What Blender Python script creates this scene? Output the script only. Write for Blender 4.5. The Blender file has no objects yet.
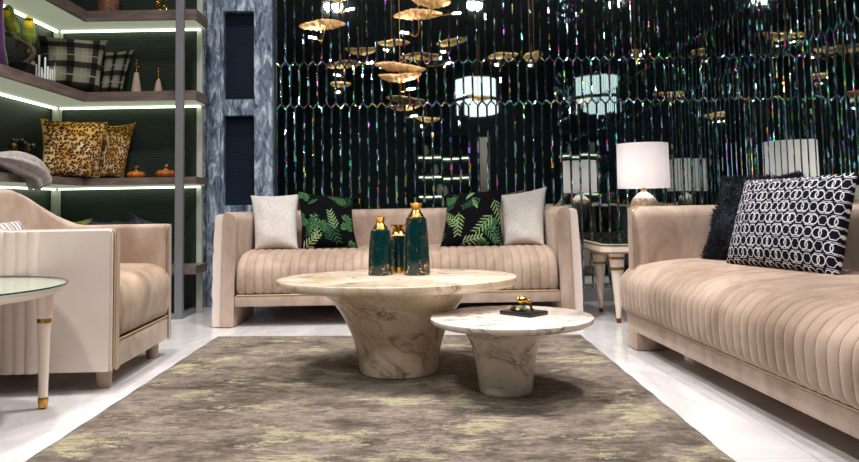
import bpy, bmesh, math, random
import numpy as np
from mathutils import Vector, Matrix
random.seed(7)
rng = np.random.default_rng(11)
S = bpy.context.scene
COL = S.collection
PI = math.pi

# ------------------------------------------------------------------ helpers
def link(o, parent=None):
    COL.objects.link(o)
    if parent is not None:
        o.parent = parent
    return o

def tag(o, label=None, cat=None, group=None, kind=None):
    if label: o['label'] = label
    if cat: o['category'] = cat
    if group: o['group'] = group
    if kind: o['kind'] = kind
    return o

def thing(name, label, cat, loc=(0, 0, 0), rz=0.0, group=None):
    o = bpy.data.objects.new(name, None)
    o.empty_display_size = 0.1
    o.location = loc
    o.rotation_euler = (0, 0, rz)
    link(o)
    return tag(o, label, cat, group)

def mesh(name, verts, faces, mat, parent=None, smooth=True, mats=None, fm=None, loc=None):
    me = bpy.data.meshes.new(name)
    me.from_pydata([tuple(map(float, v)) for v in verts], [], faces)
    me.update()
    if mats:
        for m in mats: me.materials.append(m)
    elif mat is not None:
        me.materials.append(mat)
    if fm is not None:
        me.polygons.foreach_set('material_index', fm)
    if smooth:
        me.polygons.foreach_set('use_smooth', [True] * len(me.polygons))
    bm = bmesh.new(); bm.from_mesh(me)
    bmesh.ops.recalc_face_normals(bm, faces=bm.faces)
    bm.to_mesh(me); bm.free()
    o = bpy.data.objects.new(name, me)
    if loc: o.location = loc
    return link(o, parent)

def autosmooth(o, ang=35):
    me = o.data
    bm = bmesh.new(); bm.from_mesh(me)
    a = math.radians(ang)
    for e in bm.edges:
        if len(e.link_faces) == 2 and e.calc_face_angle(0) > a:
            e.smooth = False
    bm.to_mesh(me); bm.free()
    return o

class MB:
    """collects primitive shapes into ONE mesh"""
    def __init__(self): self.v = []; self.f = []
    def add(self, v, f):
        n = len(self.v)
        self.v += [tuple(map(float, p)) for p in v]
        self.f += [[i + n for i in q] for q in f]
    def box(self, x0, x1, y0, y1, z0, z1, bev=0.0):
        bm = bmesh.new()
        bmesh.ops.create_cube(bm, size=1)
        for v in bm.verts:
            v.co = Vector(((x0 + x1) / 2 + v.co.x * (x1 - x0), (y0 + y1) / 2 + v.co.y * (y1 - y0), (z0 + z1) / 2 + v.co.z * (z1 - z0)))
        if bev > 0:
            bmesh.ops.bevel(bm, geom=list(bm.edges), offset=bev, segments=2, affect='EDGES', profile=0.6)
        bm.verts.index_update()
        self.add([v.co[:] for v in bm.verts], [[v.index for v in f.verts] for f in bm.faces])
        bm.free()
        return self
    def lathe(self, prof, seg=48, cx=0, cy=0, cz=0, sx=1.0, sy=1.0):
        v = []; f = []
        n = len(prof)
        for i in range(seg):
            a = 2 * PI * i / seg
            for (r, z) in prof:
                v.append((cx + r * math.cos(a) * sx, cy + r * math.sin(a) * sy, cz + z))
        for i in range(seg):
            j = (i + 1) % seg
            for k in range(n - 1):
                f.append([i * n + k, j * n + k, j * n + k + 1, i * n + k + 1])
        ring = prof[0] == prof[-1]
        if prof[0][0] > 1e-5 and not ring: f.append([i * n for i in range(seg)][::-1])
        if prof[-1][0] > 1e-5 and not ring: f.append([i * n + n - 1 for i in range(seg)])
        self.add(v, f)
        return self
    def tube(self, pts, r, seg=8, closed=False):
        pts = [Vector(p) for p in pts]
        n = len(pts)
        rr = r if hasattr(r, '__len__') else [r] * n
        v = []; f = []
        nrm = None
        for i, p in enumerate(pts):
            if closed:
                t = (pts[(i + 1) % n] - pts[i - 1]).normalized()
            else:
                t = (pts[min(i + 1, n - 1)] - pts[max(i - 1, 0)]).normalized()
            if nrm is None:
                a = Vector((0, 0, 1)) if abs(t.z) < 0.9 else Vector((1, 0, 0))
                nrm = (a - t * a.dot(t)).normalized()
            else:
                nrm = (nrm - t * nrm.dot(t)).normalized()
            b = t.cross(nrm)
            for k in range(seg):
                a = 2 * PI * k / seg
                v.append(p + (nrm * math.cos(a) + b * math.sin(a)) * rr[i])
        m = n if closed else n - 1
        for i in range(m):
            j = (i + 1) % n
            for k in range(seg):
                l = (k + 1) % seg
                f.append([i * seg + k, i * seg + l, j * seg + l, j * seg + k])
        if not closed:
            f.append(list(range(seg))[::-1])
            f.append([(n - 1) * seg + k for k in range(seg)])
        self.add([tuple(p) for p in v], f)
        return self
    def ball(self, c, r, seg=16, sz=1.0, sx=1.0, sy=1.0, rot=None):
        v = []; f = []
        rings = seg // 2
        M = rot if rot is not None else Matrix.Identity(3)
        for i in range(rings + 1):
            th = PI * i / rings
            for k in range(seg):
                a = 2 * PI * k / seg
                p = M @ Vector((r * sx * math.sin(th) * math.cos(a), r * sy * math.sin(th) * math.sin(a), r * sz * math.cos(th)))
                v.append((c[0] + p.x, c[1] + p.y, c[2] + p.z))
        for i in range(rings):
            for k in range(seg):
                l = (k + 1) % seg
                f.append([i * seg + k, (i + 1) * seg + k, (i + 1) * seg + l, i * seg + l])
        self.add(v, f)
        return self
    def build(self, name, mat, parent=None, smooth=True, loc=None, ang=35):
        o = mesh(name, self.v, self.f, mat, parent, smooth, loc=loc)
        bm = bmesh.new(); bm.from_mesh(o.data)
        bmesh.ops.remove_doubles(bm, verts=bm.verts, dist=1e-6)
        bm.to_mesh(o.data); bm.free()
        if smooth: autosmooth(o, ang)
        return o

def crom(pts, n):
    """smooth open curve through points, n samples per span"""
    P = [np.array(p, float) for p in pts]
    P = [2 * P[0] - P[1]] + P + [2 * P[-1] - P[-2]]
    out = []
    for i in range(1, len(P) - 2):
        for k in range(n):
            t = k / n
            a, b, c, d = P[i - 1], P[i], P[i + 1], P[i + 2]
            out.append(0.5 * ((2 * b) + (c - a) * t + (2 * a - 5 * b + 4 * c - d) * t * t + (3 * b - a - 3 * c + d) * t ** 3))
    out.append(P[-2])
    return out

# ------------------------------------------------------------------ materials
def srgb(r, g, b):
    def l(c):
        c /= 255.0
        return c / 12.92 if c <= 0.04045 else ((c + 0.055) / 1.055) ** 2.4
    return (l(r), l(g), l(b), 1.0)

class NT:
    def __init__(self, name):
        self.m = bpy.data.materials.new(name)
        self.m.use_nodes = True
        self.t = self.m.node_tree
        self.b = self.t.nodes['Principled BSDF']
    def n(self, typ, **kw):
        x = self.t.nodes.new(typ)
        for k, v in kw.items():
            if k.startswith('i_'):
                x.inputs[k[2:].replace('_', ' ')].default_value = v
            else:
                setattr(x, k, v)
        return x
    def l(self, a, b): self.t.links.new(a, b)
    def coord(self, which='Object', scale=(1, 1, 1)):
        c = self.n('ShaderNodeTexCoord'); mp = self.n('ShaderNodeMapping')
        mp.inputs['Scale'].default_value = scale
        self.l(c.outputs[which], mp.inputs['Vector'])
        return mp.outputs['Vector']
    def noise(self, vec, scale, detail=4, rough=0.55, dist=0.0):
        x = self.n('ShaderNodeTexNoise'); self.l(vec, x.inputs['Vector'])
        x.inputs['Scale'].default_value = scale; x.inputs['Detail'].default_value = detail
        x.inputs['Roughness'].default_value = rough; x.inputs['Distortion'].default_value = dist
        return x.outputs['Fac']
    def ramp(self, fac, stops, interp='LINEAR'):
        x = self.n('ShaderNodeValToRGB'); self.l(fac, x.inputs['Fac'])
        cr = x.color_ramp; cr.interpolation = interp
        while len(cr.elements) < len(stops): cr.elements.new(0.5)
        for e, (p, c) in zip(cr.elements, stops):
            e.position = p; e.color = c if len(c) == 4 else (*c, 1)
        return x.outputs['Color']
    def mix(self, fac, a, b, mode='MIX'):
        x = self.n('ShaderNodeMix', data_type='RGBA', blend_type=mode)
        for sock, v in ((0, fac), (6, a), (7, b)):
            if hasattr(v, 'is_linked'): self.l(v, x.inputs[sock])
            else: x.inputs[sock].default_value = v
        return x.outputs[2]
    def math(self, op, a, b=0.0, c=0.0):
        x = self.n('ShaderNodeMath', operation=op)
        for i, v in enumerate((a, b, c)):
            if hasattr(v, 'is_linked'): self.l(v, x.inputs[i])
            else: x.inputs[i].default_value = v
        return x.outputs[0]
    def bump(self, h, strength=0.3, dist=0.01):
        x = self.n('ShaderNodeBump'); self.l(h, x.inputs['Height'])
        x.inputs['Strength'].default_value = strength; x.inputs['Distance'].default_value = dist
        self.l(x.outputs['Normal'], self.b.inputs['Normal'])
    def set(self, **kw):
        for k, v in kw.items():
            s = self.b.inputs[k.replace('_', ' ')]
            if hasattr(v, 'is_linked'): self.l(v, s)
            else: s.default_value = v
        return self

def simple(name, col, rough=0.5, metal=0.0, **kw):
    t = NT(name); t.set(Base_Color=col, Roughness=rough, Metallic=metal, **kw); return t.m

def emit(name, col, st):
    t = NT(name); t.set(Base_Color=(0, 0, 0, 1), Emission_Color=col, Emission_Strength=st); return t.m

def velvet(name, c1, c2, sc=(1, 1, 0.5), streak=6.0):
    t = NT(name)
    v = t.coord('Object', sc)
    a = t.noise(v, streak, 5, 0.6, 0.8)
    b = t.noise(t.coord('Object'), 2.2, 2)
    f = t.math('ADD', t.math('MULTIPLY', a, 0.7), t.math('MULTIPLY', b, 0.3))
    c = t.ramp(f, [(0.36, c1), (0.62, c2)])
    t.set(Base_Color=c, Roughness=0.75, Sheen_Weight=0.35, Sheen_Roughness=0.4, Sheen_Tint=(1.0, 0.9, 0.8, 1), Specular_IOR_Level=0.25)
    fine = t.noise(t.coord('Object'), 260, 2)
    t.bump(fine, 0.12, 0.002)
    return t.m

M = {}
M['velvet'] = velvet('beige_velvet', srgb(148, 125, 109), srgb(186, 165, 150))
M['velvet_seat'] = velvet('beige_velvet_seat', srgb(150, 126, 108), srgb(188, 165, 149), (1.2, 0.8, 0.8), 5)
M['suede'] = velvet('brushed_suede', srgb(122, 97, 77), srgb(184, 158, 136), (1, 1, 0.7), 5)
M['velvet_pale'] = velvet('pale_velvet', srgb(214, 197, 187), srgb(222, 207, 198), (1, 1, 1), 3)
M['gold'] = simple('polished_gold', srgb(214, 164, 84), 0.22, 1.0)
M['piping'] = simple('gold_piping', srgb(206, 176, 128), 0.35, 0.35)
M['brass'] = simple('brass', srgb(190, 150, 80), 0.3, 1.0)
M['bronze'] = simple('bronze', srgb(120, 72, 42), 0.35, 0.9)
M['black'] = simple('black_lacquer', (0.006, 0.006, 0.006, 1), 0.25)
M['dark_stone'] = simple('dark_green_stone', srgb(22, 30, 27), 0.3)
M['white_ceramic'] = simple('white_ceramic', srgb(235, 225, 215), 0.35)
M['cream'] = simple('cream_lacquer', srgb(232, 216, 200), 0.3)
M['steel'] = simple('grey_steel_paint', srgb(128, 128, 134), 0.38, 0.35)
M['pale'] = simple('lit_metal_post', srgb(176, 180, 168), 0.4)  # rear posts: paler colour stands in for shelf light falling on them
M['bulb'] = emit('led_bulb', (1, 0.93, 0.82, 1), 190)
M['led'] = emit('led_strip_light', (0.90, 1.0, 0.72, 1), 5.0)

def marble(name, base, vein, warm, sc=3.0, seed=0.0, amt=1.0, rot=(0.5, 0.4, 0.6)):
    t = NT(name)
    c = t.coord('Object')
    mp = t.n('ShaderNodeMapping'); mp.inputs['Location'].default_value = (seed, seed * 1.7, seed * 0.3)
    mp.inputs['Rotation'].default_value = rot
    t.l(c, mp.inputs['Vector']); v = mp.outputs['Vector']
    mp2 = t.n('ShaderNodeMapping'); mp2.inputs['Scale'].default_value = (2.0, 2.0, 0.62)
    t.l(v, mp2.inputs['Vector']); v2 = mp2.outputs['Vector']
    n1 = t.noise(v2, sc, 6, 0.6, 0.55)
    r1 = t.math('ABSOLUTE', t.math('SUBTRACT', n1, 0.5))
    veins = t.ramp(r1, [(0.0, (1, 1, 1, 1)), (0.010, (0.55, 0.55, 0.55, 1)), (0.05, (0, 0, 0, 1))])
    n2 = t.noise(v, sc * 1.3, 3, 0.5, 0.3)
    mask = t.ramp(n2, [(0.40, (0, 0, 0, 1)), (0.62, (1, 1, 1, 1))])
    vm = t.math('MULTIPLY', t.math('MULTIPLY', veins, mask), amt)
    n3 = t.noise(v, sc * 0.7, 5, 0.6, 1.2)
    cloud = t.ramp(n3, [(0.35, (0, 0, 0, 1)), (0.72, (1, 1, 1, 1))])
    b2 = t.mix(cloud, base, warm)
    t.set(Base_Color=t.mix(vm, b2, vein), Roughness=0.16, Specular_IOR_Level=0.5)
    return t.m
M['marble_big'] = marble('warm_marble', srgb(236, 222, 203), srgb(128, 90, 54), srgb(204, 178, 144), 4.2, 3.0, 1.0, (0.25, 0.75, 0.2))
M['marble_small'] = marble('white_marble', srgb(226, 217, 208), srgb(84, 74, 70), srgb(222, 206, 190), 4.0, 11.0, 1.0, (0.3, 1.25, 0.4))

def floor_mat():
    t = NT('white_marble_floor')
    v = t.coord('Object', (1, 0.35, 1))
    n = t.noise(v, 2.4, 6, 0.6, 1.0)
    c = t.ramp(n, [(0.32, srgb(194, 190, 191)), (0.6, srgb(224, 221, 221))])
    r = t.math('ABSOLUTE', t.math('SUBTRACT', t.noise(v, 1.3, 5, 0.6, 1.5), 0.5))
    vn = t.ramp(r, [(0.0, (0.35, 0.35, 0.35, 1)), (0.02, (0, 0, 0, 1))])
    c = t.mix(vn, c, srgb(186, 178, 174))
    br = t.n('ShaderNodeTexBrick', offset=0.0)
    br.inputs['Scale'].default_value = 1.0; br.inputs['Brick Width'].default_value = 1.2; br.inputs['Row Height'].default_value = 1.2
    br.inputs['Mortar Size'].default_value = 0.0015
    t.l(t.coord('Object'), br.inputs['Vector'])
    c = t.mix(br.outputs['Fac'], c, srgb(176, 172, 170))
    t.set(Base_Color=c, Roughness=0.14, Specular_IOR_Level=0.5)
    return t.m
M['floor'] = floor_mat()

def rug_mat():
    t = NT('abstract_rug')
    v = t.coord('Object', (0.95, 1.3, 1))
    a = t.noise(v, 3.2, 12, 0.76, 0.2)
    c = t.ramp(a, [(0.36, srgb(44, 38, 32)), (0.46, srgb(102, 90, 80)), (0.56, srgb(146, 132, 120)), (0.68, srgb(70, 61, 53))])
    fine = t.noise(t.coord('Object', (0.45, 2.2, 1)), 48, 6, 0.8)
    c = t.mix(t.ramp(fine, [(0.40, (0.8, 0.8, 0.8, 1)), (0.56, (0, 0, 0, 1))]), c, srgb(62, 54, 46))
    mid = t.noise(t.coord('Object', (0.7, 1.7, 1)), 20, 8, 0.8)
    c = t.mix(t.ramp(mid, [(0.52, (0, 0, 0, 1)), (0.60, (0.4, 0.4, 0.4, 1))]), c, srgb(140, 128, 113))
    p = t.noise(t.coord('Object', (0.85, 1.4, 1)), 3.6, 8, 0.6, 0.0)
    p2 = t.noise(t.coord('Object', (0.9, 1.9, 1)), 17, 9, 0.85)
    pf = t.math('ADD', p, t.math('MULTIPLY', t.math('SUBTRACT', p2, 0.5), 0.85))
    pm = t.ramp(pf, [(0.585, (0, 0, 0, 1)), (0.590, (1, 1, 1, 1))])
    pc = t.ramp(fine, [(0.35, srgb(118, 113, 88)), (0.6, srgb(168, 161, 130))])
    c = t.mix(t.math('MULTIPLY', pm, t.ramp(fine, [(0.40, (0.25, 0.25, 0.25, 1)), (0.47, (0.95, 0.95, 0.95, 1))])), c, pc)
    t.set(Base_Color=c, Roughness=0.95, Sheen_Weight=0.15, Specular_IOR_Level=0.1)
    h = t.noise(t.coord('Object'), 190, 3, 0.7)
    t.bump(t.math('ADD', t.math('MULTIPLY', h, 0.6), a), 0.6, 0.006)
    return t.m
M['rug'] = rug_mat()

def wood_mat():
    t = NT('grey_brown_wood')
    v = t.coord('Object', (1, 1, 6))
    n = t.noise(v, 5, 6, 0.6, 0.4)
    t.set(Base_Color=t.ramp(n, [(0.3, srgb(78, 66, 61)), (0.7, srgb(124, 108, 101))]), Roughness=0.45)
    return t.m
M['wood'] = wood_mat()

def croc(name, col):
    t = NT(name)
    br = t.n('ShaderNodeTexBrick'); br.offset = 0.5
    c = t.n('ShaderNodeTexCoord'); sp = t.n('ShaderNodeSeparateXYZ'); cb = t.n('ShaderNodeCombineXYZ')
    t.l(c.outputs['Object'], sp.inputs[0])
    ad = t.math('ADD', sp.outputs[0], sp.outputs[1])
    n = t.noise(c.outputs['Object'], 9, 2)
    t.l(t.math('ADD', ad, t.math('MULTIPLY', n, 0.03)), cb.inputs[0])
    t.l(t.math('ADD', sp.outputs[2], t.math('MULTIPLY', n, 0.02)), cb.inputs[1])
    t.l(cb.outputs[0], br.inputs['Vector'])
    br.inputs['Scale'].default_value = 1; br.inputs['Brick Width'].default_value = 0.045; br.inputs['Row Height'].default_value = 0.02
    br.inputs['Mortar Size'].default_value = 0.003; br.inputs['Mortar Smooth'].default_value = 0.8
    t.set(Base_Color=col, Roughness=0.42, Specular_IOR_Level=0.2)
    t.bump(t.math('SUBTRACT', 1.0, br.outputs['Fac']), 0.5, 0.004)
    return t.m
M['croc_green'] = croc('green_croc_leather', srgb(38, 49, 42))
M['croc_blue'] = croc('blue_croc_leather', srgb(7, 24, 42))

def silver_mat():
    t = NT('weathered_silver_leaf')
    v = t.coord('Object', (2.2, 2.2, 0.7))
    n = t.noise(v, 9, 8, 0.7, 0.8)
    c = t.ramp(n, [(0.36, srgb(50, 60, 76)), (0.50, srgb(122, 140, 164)), (0.64, srgb(216, 228, 238))])
    t.set(Base_Color=c, Roughness=0.42, Metallic=0.25)
    t.bump(n, 0.35, 0.004)
    return t.m
M['silver'] = silver_mat()

def mirror_flat():
    t = NT('dark_tinted_mirror')
    t.set(Base_Color=(0.52, 0.58, 0.55, 1), Metallic=1.0, Roughness=0.02)
    return t.m
def mirror_bevel():
    t = NT('bevelled_mirror_edge')
    g = t.n('ShaderNodeNewGeometry')
    sn = t.n('ShaderNodeVectorMath', operation='SNAP'); sn.inputs[1].default_value = (0.035, 0.035, 0.045)
    t.l(g.outputs['Position'], sn.inputs[0])
    wn = t.n('ShaderNodeTexWhiteNoise', noise_dimensions='3D'); t.l(sn.outputs[0], wn.inputs['Vector'])
    sb = t.n('ShaderNodeVectorMath', operation='SUBTRACT'); sb.inputs[1].default_value = (0.5, 0.5, 0.5)
    t.l(wn.outputs['Color'], sb.inputs[0])
    sc = t.n('ShaderNodeVectorMath', operation='SCALE'); sc.inputs['Scale'].default_value = 0.26
    t.l(sb.outputs[0], sc.inputs[0])
    ad = t.n('ShaderNodeVectorMath', operation='ADD'); t.l(g.outputs['Normal'], ad.inputs[0]); t.l(sc.outputs[0], ad.inputs[1])
    nm = t.n('ShaderNodeVectorMath', operation='NORMALIZE'); t.l(ad.outputs[0], nm.inputs[0])
    t.l(nm.outputs[0], t.b.inputs['Normal'])
    # cut-glass rainbow glints painted into the base colour, one random hue per cell
    s2 = t.n('ShaderNodeVectorMath', operation='SNAP'); s2.inputs[1].default_value = (0.07, 0.07, 0.022)
    t.l(g.outputs['Position'], s2.inputs[0])
    w2 = t.n('ShaderNodeTexWhiteNoise', noise_dimensions='3D'); t.l(s2.outputs[0], w2.inputs['Vector'])
    hs = t.n('ShaderNodeCombineColor', mode='HSV'); hs.inputs[1].default_value = 0.95; hs.inputs[2].default_value = 1.0
    t.l(w2.outputs['Value'], hs.inputs[0])
    f = t.math('GREATER_THAN', wn.outputs['Value'], 0.62)
    t.set(Base_Color=t.mix(t.math('MULTIPLY', f, 0.8), (0.36, 0.60, 0.74, 1), hs.outputs[0]), Metallic=1.0, Roughness=0.07)
    return t.m
M['mirror'] = mirror_flat(); M['bevel'] = mirror_bevel()
M['dark_wall'] = simple('dark_teal_wall_paint', (0.007, 0.024, 0.032, 1), 0.6)
M['dark_ceiling'] = simple('dark_ceiling_paint', (0.02, 0.022, 0.024, 1), 0.7)
M['plinth'] = marble('grey_marble_plinth', srgb(150, 148, 150), srgb(90, 88, 90), srgb(120, 118, 122), 3, 5)

# ------------------------------------------------------------------ camera
th = math.radians(4.0); ro = math.radians(1.0); F = 760.0
f_ = Vector((0, math.cos(th), math.sin(th))); u_ = Vector((0, -math.sin(th), math.cos(th))); r_ = Vector((1, 0, 0))
R_ = r_ * math.cos(ro) - u_ * math.sin(ro); U_ = u_ * math.cos(ro) + r_ * math.sin(ro)
cam = bpy.data.cameras.new('camera'); co = bpy.data.objects.new('camera', cam); COL.objects.link(co)
mw = Matrix(((R_.x, U_.x, -f_.x, 0), (R_.y, U_.y, -f_.y, 0), (R_.z, U_.z, -f_.z, 0.8), (0, 0, 0, 1)))
co.matrix_world = mw
cam.sensor_width = 36; cam.lens = F / 859 * 36
cam.shift_x = (429.5 - 420.07) / 859; cam.shift_y = -(231 - 150.86) / 859
cam.clip_start = 0.02
S.camera = co

# ------------------------------------------------------------------ setting
XL, XR, YB, YF, ZC = -3.02, 2.06, 6.3, -5.0, 4.0
def struct(o): o['kind'] = 'structure'; return o
struct(MB().box(XL - 0.1, 4.1, YF, YB + 0.1, -0.1, 0).build('floor', M['floor'], smooth=False))
struct(MB().box(XL - 0.1, 4.1, YF, YB + 0.1, ZC, ZC + 0.1).build('ceiling', M['dark_ceiling'], smooth=False))
struct(MB().box(XL - 0.1, XL, YF, YB + 0.1, 0, ZC).build('wall_left', M['dark_wall'], smooth=False))
struct(MB().box(XL - 0.1, 4.1, YF - 0.1, YF, 0, ZC).build('wall_front', M['dark_wall'], smooth=False))

def mirror_wall(name, A, B, nrm, seed, zrows=(0.10, 1.628, 1.985, 4.0)):
    """bevelled dark mirror strips in three offset rows of pointed panels; A->B along the wall, nrm into the room"""
    rnd = random.Random(seed)
    A = Vector(A); B = Vector(B); nrm = Vector(nrm)
    L = (B - A).length; d = (B - A).normalized(); p = 0.0762; e = 0.036; bw = 0.0088; bh = 0.0022
    V = []; Fc = []; fm = []
    def P(s, z, h): return A + d * s + Vector((0, 0, z)) + nrm * h
    # backing slab
    n0 = len(V)
    for (s, z, h) in ((0, 0, -0.1), (L, 0, -0.1), (L, 4, -0.1), (0, 4, -0.1), (0, 0, 0), (L, 0, 0), (L, 4, 0), (0, 4, 0)): V.append(P(s, z, h))
    for q in ((0, 1, 2, 3), (4, 5, 6, 7), (0, 1, 5, 4), (1, 2, 6, 5), (2, 3, 7, 6), (3, 0, 4, 7)):
        Fc.append([n0 + i for i in q]); fm.append(2)
    for row in range(3):
        za, zb = zrows[row], zrows[row + 1]
        off = 0 if row % 2 == 0 else p / 2
        k = -1
        while True:
            s0 = off + k * p; s1 = s0 + p; k += 1
            if s1 <= 0.001: continue
            if s0 >= L - 0.001: break
            # in-plane coordinates; the ends are clipped where the wall ends
            sm = (s0 + s1) / 2
            lo = -e / 2 if row > 0 else 0; hi = e / 2 if row < 2 else 0
            out = [(s0, za - lo), (sm, za + lo), (s1, za - lo), (s1, zb - hi), (sm, zb + hi), (s0, zb - hi)]
            g = 0.0006
            ins = []
            def inset(w):
                c = w * 0.55
                return [(s0 + w, za - lo + c), (sm, za + lo + w), (s1 - w, za - lo + c), (s1 - w, zb - hi - c), (sm, zb + hi - w), (s0 + w, zb - hi - c)]
            o_ = inset(g); i_ = inset(bw)
            cl = lambda s: min(max(s, 0.0), L)
            ta = rnd.uniform(-1, 1) * 0.006; tb = rnd.uniform(-1, 1) * 0.0012
            zc = (za + zb) / 2
            n0 = len(V)
            for (s, z) in o_: V.append(P(cl(s), z, 0.004))
            for (s, z) in i_: V.append(P(cl(s), z, 0.004 + bh + ta * (s - sm) + tb * (z - zc)))
            Fc.append([n0 + 6 + i for i in range(6)]); fm.append(0)
            for i in range(6):
                j = (i + 1) % 6
                Fc.append([n0 + i, n0 + j, n0 + 6 + j, n0 + 6 + i]); fm.append(1)
    me = bpy.data.meshes.new(name)
    me.from_pydata([tuple(v) for v in V], [], Fc)
    for m in (M['mirror'], M['bevel'], M['dark_wall']): me.materials.append(m)
    me.polygons.foreach_set('material_index', fm); me.update()
    bm = bmesh.new(); bm.from_mesh(me)
    bmesh.ops.dissolve_degenerate(bm, dist=1e-5, edges=bm.edges)
    for f in bm.faces:
        if f.material_index < 2:
            f.normal_update()
            if f.normal.dot(nrm) < 0: f.normal_flip()
    bm.to_mesh(me); bm.free()
    o = bpy.data.objects.new(name, me); link(o); struct(o); return o

mirror_wall('wall_back', (-1.19, YB, 0), (XR, YB, 0), (0, -1, 0), 3)
mirror_wall('wall_right', (XR, YB, 0), (XR, 1.2, 0), (-1, 0, 0), 5)
struct(MB().box(XL, -1.19, YB, YB + 0.1, 0, ZC).build('wall_shelf', M['dark_wall'], smooth=False))
struct(MB().box(-1.22, XR, 6.14, YB, 0, 0.104, 0.004).build('baseboard_back', M['plinth'], smooth=False))

# silver framed leather panel between the shelving and the mirrors
tf = MB()
fx0, fx1, ox0, ox1, fy, fb = -1.785, -1.205, -1.61, -1.355, 6.19, 6.29
tf.box(fx0, fx0 + 0.04, fy + 0.02, fb, 0.0, 3.2, 0.003).box(fx0 + 0.04, ox0 - 0.025, fy, fb, 0, 3.2, 0.004).box(ox0 - 0.025, ox0, fy + 0.018, fb, 0, 3.2, 0.003)
tf.box(ox1, fx1, fy, fb, 0, 3.2, 0.004)
for (z0, z1) in ((0.0, 0.14), (0.68, 0.815), (1.55, 1.683), (2.42, 2.55), (3.2, 3.3)):
    tf.box(ox0 - 0.002, ox1 + 0.002, fy + 0.006, fb, z0, z1, 0.004)
tfo = struct(tf.build('trim_1', M['silver'], smooth=False))
for (z0, z1) in ((0.14, 0.68), (0.815, 1.55), (1.683, 2.42), (2.55, 3.2)):
    MB().box(ox0, ox1, 6.27, 6.289, z0, z1).build('leather_panel', M['croc_blue'], tfo, smooth=False)

# ------------------------------------------------------------------ rug
rv = []; rf = []
nx, ny = 60, 90
for j in range(ny + 1):
    for i in range(nx + 1):
        a = i / nx; b = j / ny
        x = -1.275 + a * 2.215
        y = 0.6 + b * ((4.775 - 0.15 * a) - 0.6)
        edge = min(a, 1 - a, b, 1 - b)
        w = 0.004 * math.sin(b * 90) if a in (0, 1) else 0
        rv.append((x + w * 0.6, y, 0.012 if edge > 0 else 0.004))
for j in range(ny):
    for i in range(nx):
        k = j * (nx + 1) + i
        rf.append([k, k + 1, k + nx + 2, k + nx + 1])
n = len(rv)
rim = [i for i in range(nx + 1)] + [(j + 1) * (nx + 1) - 1 for j in range(1, ny + 1)] + [ny * (nx + 1) + i for i in range(nx - 1, -1, -1)] + [j * (nx + 1) for j in range(ny - 1, 0, -1)]
for i in rim: rv.append((rv[i][0], rv[i][1], 0.0005))
for a in range(len(rim)):
    b = (a + 1) % len(rim)
    rf.append([rim[a], rim[b], n + b, n + a])
rf.append([n + i for i in range(len(rim))])
tag(mesh('rug', rv, rf, M['rug']), 'large taupe rug with faded yellow green patches under the two marble tables', 'rug')
RUG = 0.012

# ------------------------------------------------------------------ upholstery builders
def upath(W, D, R, step=0.03, round_r=0.02):
    """open U in plan, front at y=0, back at y=D; list of (x, y, nx, ny, s)"""
    pts = []
    n = max(4, int((D - R) / step))
    for i in range(n + 1): pts.append((-W / 2, (D - R) * i / n, -1, 0))
    k = 14
    for i in range(1, k + 1):
        a = PI - (PI / 2) * i / k
        pts.append((-W / 2 + R + R * math.cos(a), D - R + R * math.sin(a), math.cos(a), math.sin(a)))
    n2 = max(4, int((W - 2 * R) / step))
    for i in range(1, n2 + 1): pts.append((-W / 2 + R + (W - 2 * R) * i / n2, D, 0, 1))
    for i in range(1, k + 1):
        a = PI / 2 - (PI / 2) * i / k
        pts.append((W / 2 - R + R * math.cos(a), D - R + R * math.sin(a), math.cos(a), math.sin(a)))
    for i in range(1, n + 1): pts.append((W / 2, (D - R) * (1 - i / n), 1, 0))
    return pts

def rounded_prof(o0, o1, z0, z1, r0, r1, nz=10, nseg=5):
    """closed polygon in (o, z): o0 = outer side, o1 = inner side; r0/r1 top radii at those sides"""
    P = []
    for i in range(nz + 1): P.append((o0, z0 + (z1 - r0 - z0) * i / nz))
    for i in range(1, nseg + 1):
        a = PI / 2 * i / nseg
        P.append((o0 + r0 * (1 - math.cos(a)), z1 - r0 + r0 * math.sin(a)))
    for i in range(0, nseg + 1):
        a = PI / 2 * (1 - i / nseg)
        P.append((o1 - r1 * (1 - math.cos(a)), z1 - r1 + r1 * math.sin(a)))
    for i in range(1, nz + 1): P.append((o1, z1 - r1 + (z0 - z1 + r1) * i / nz))
    return P

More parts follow.
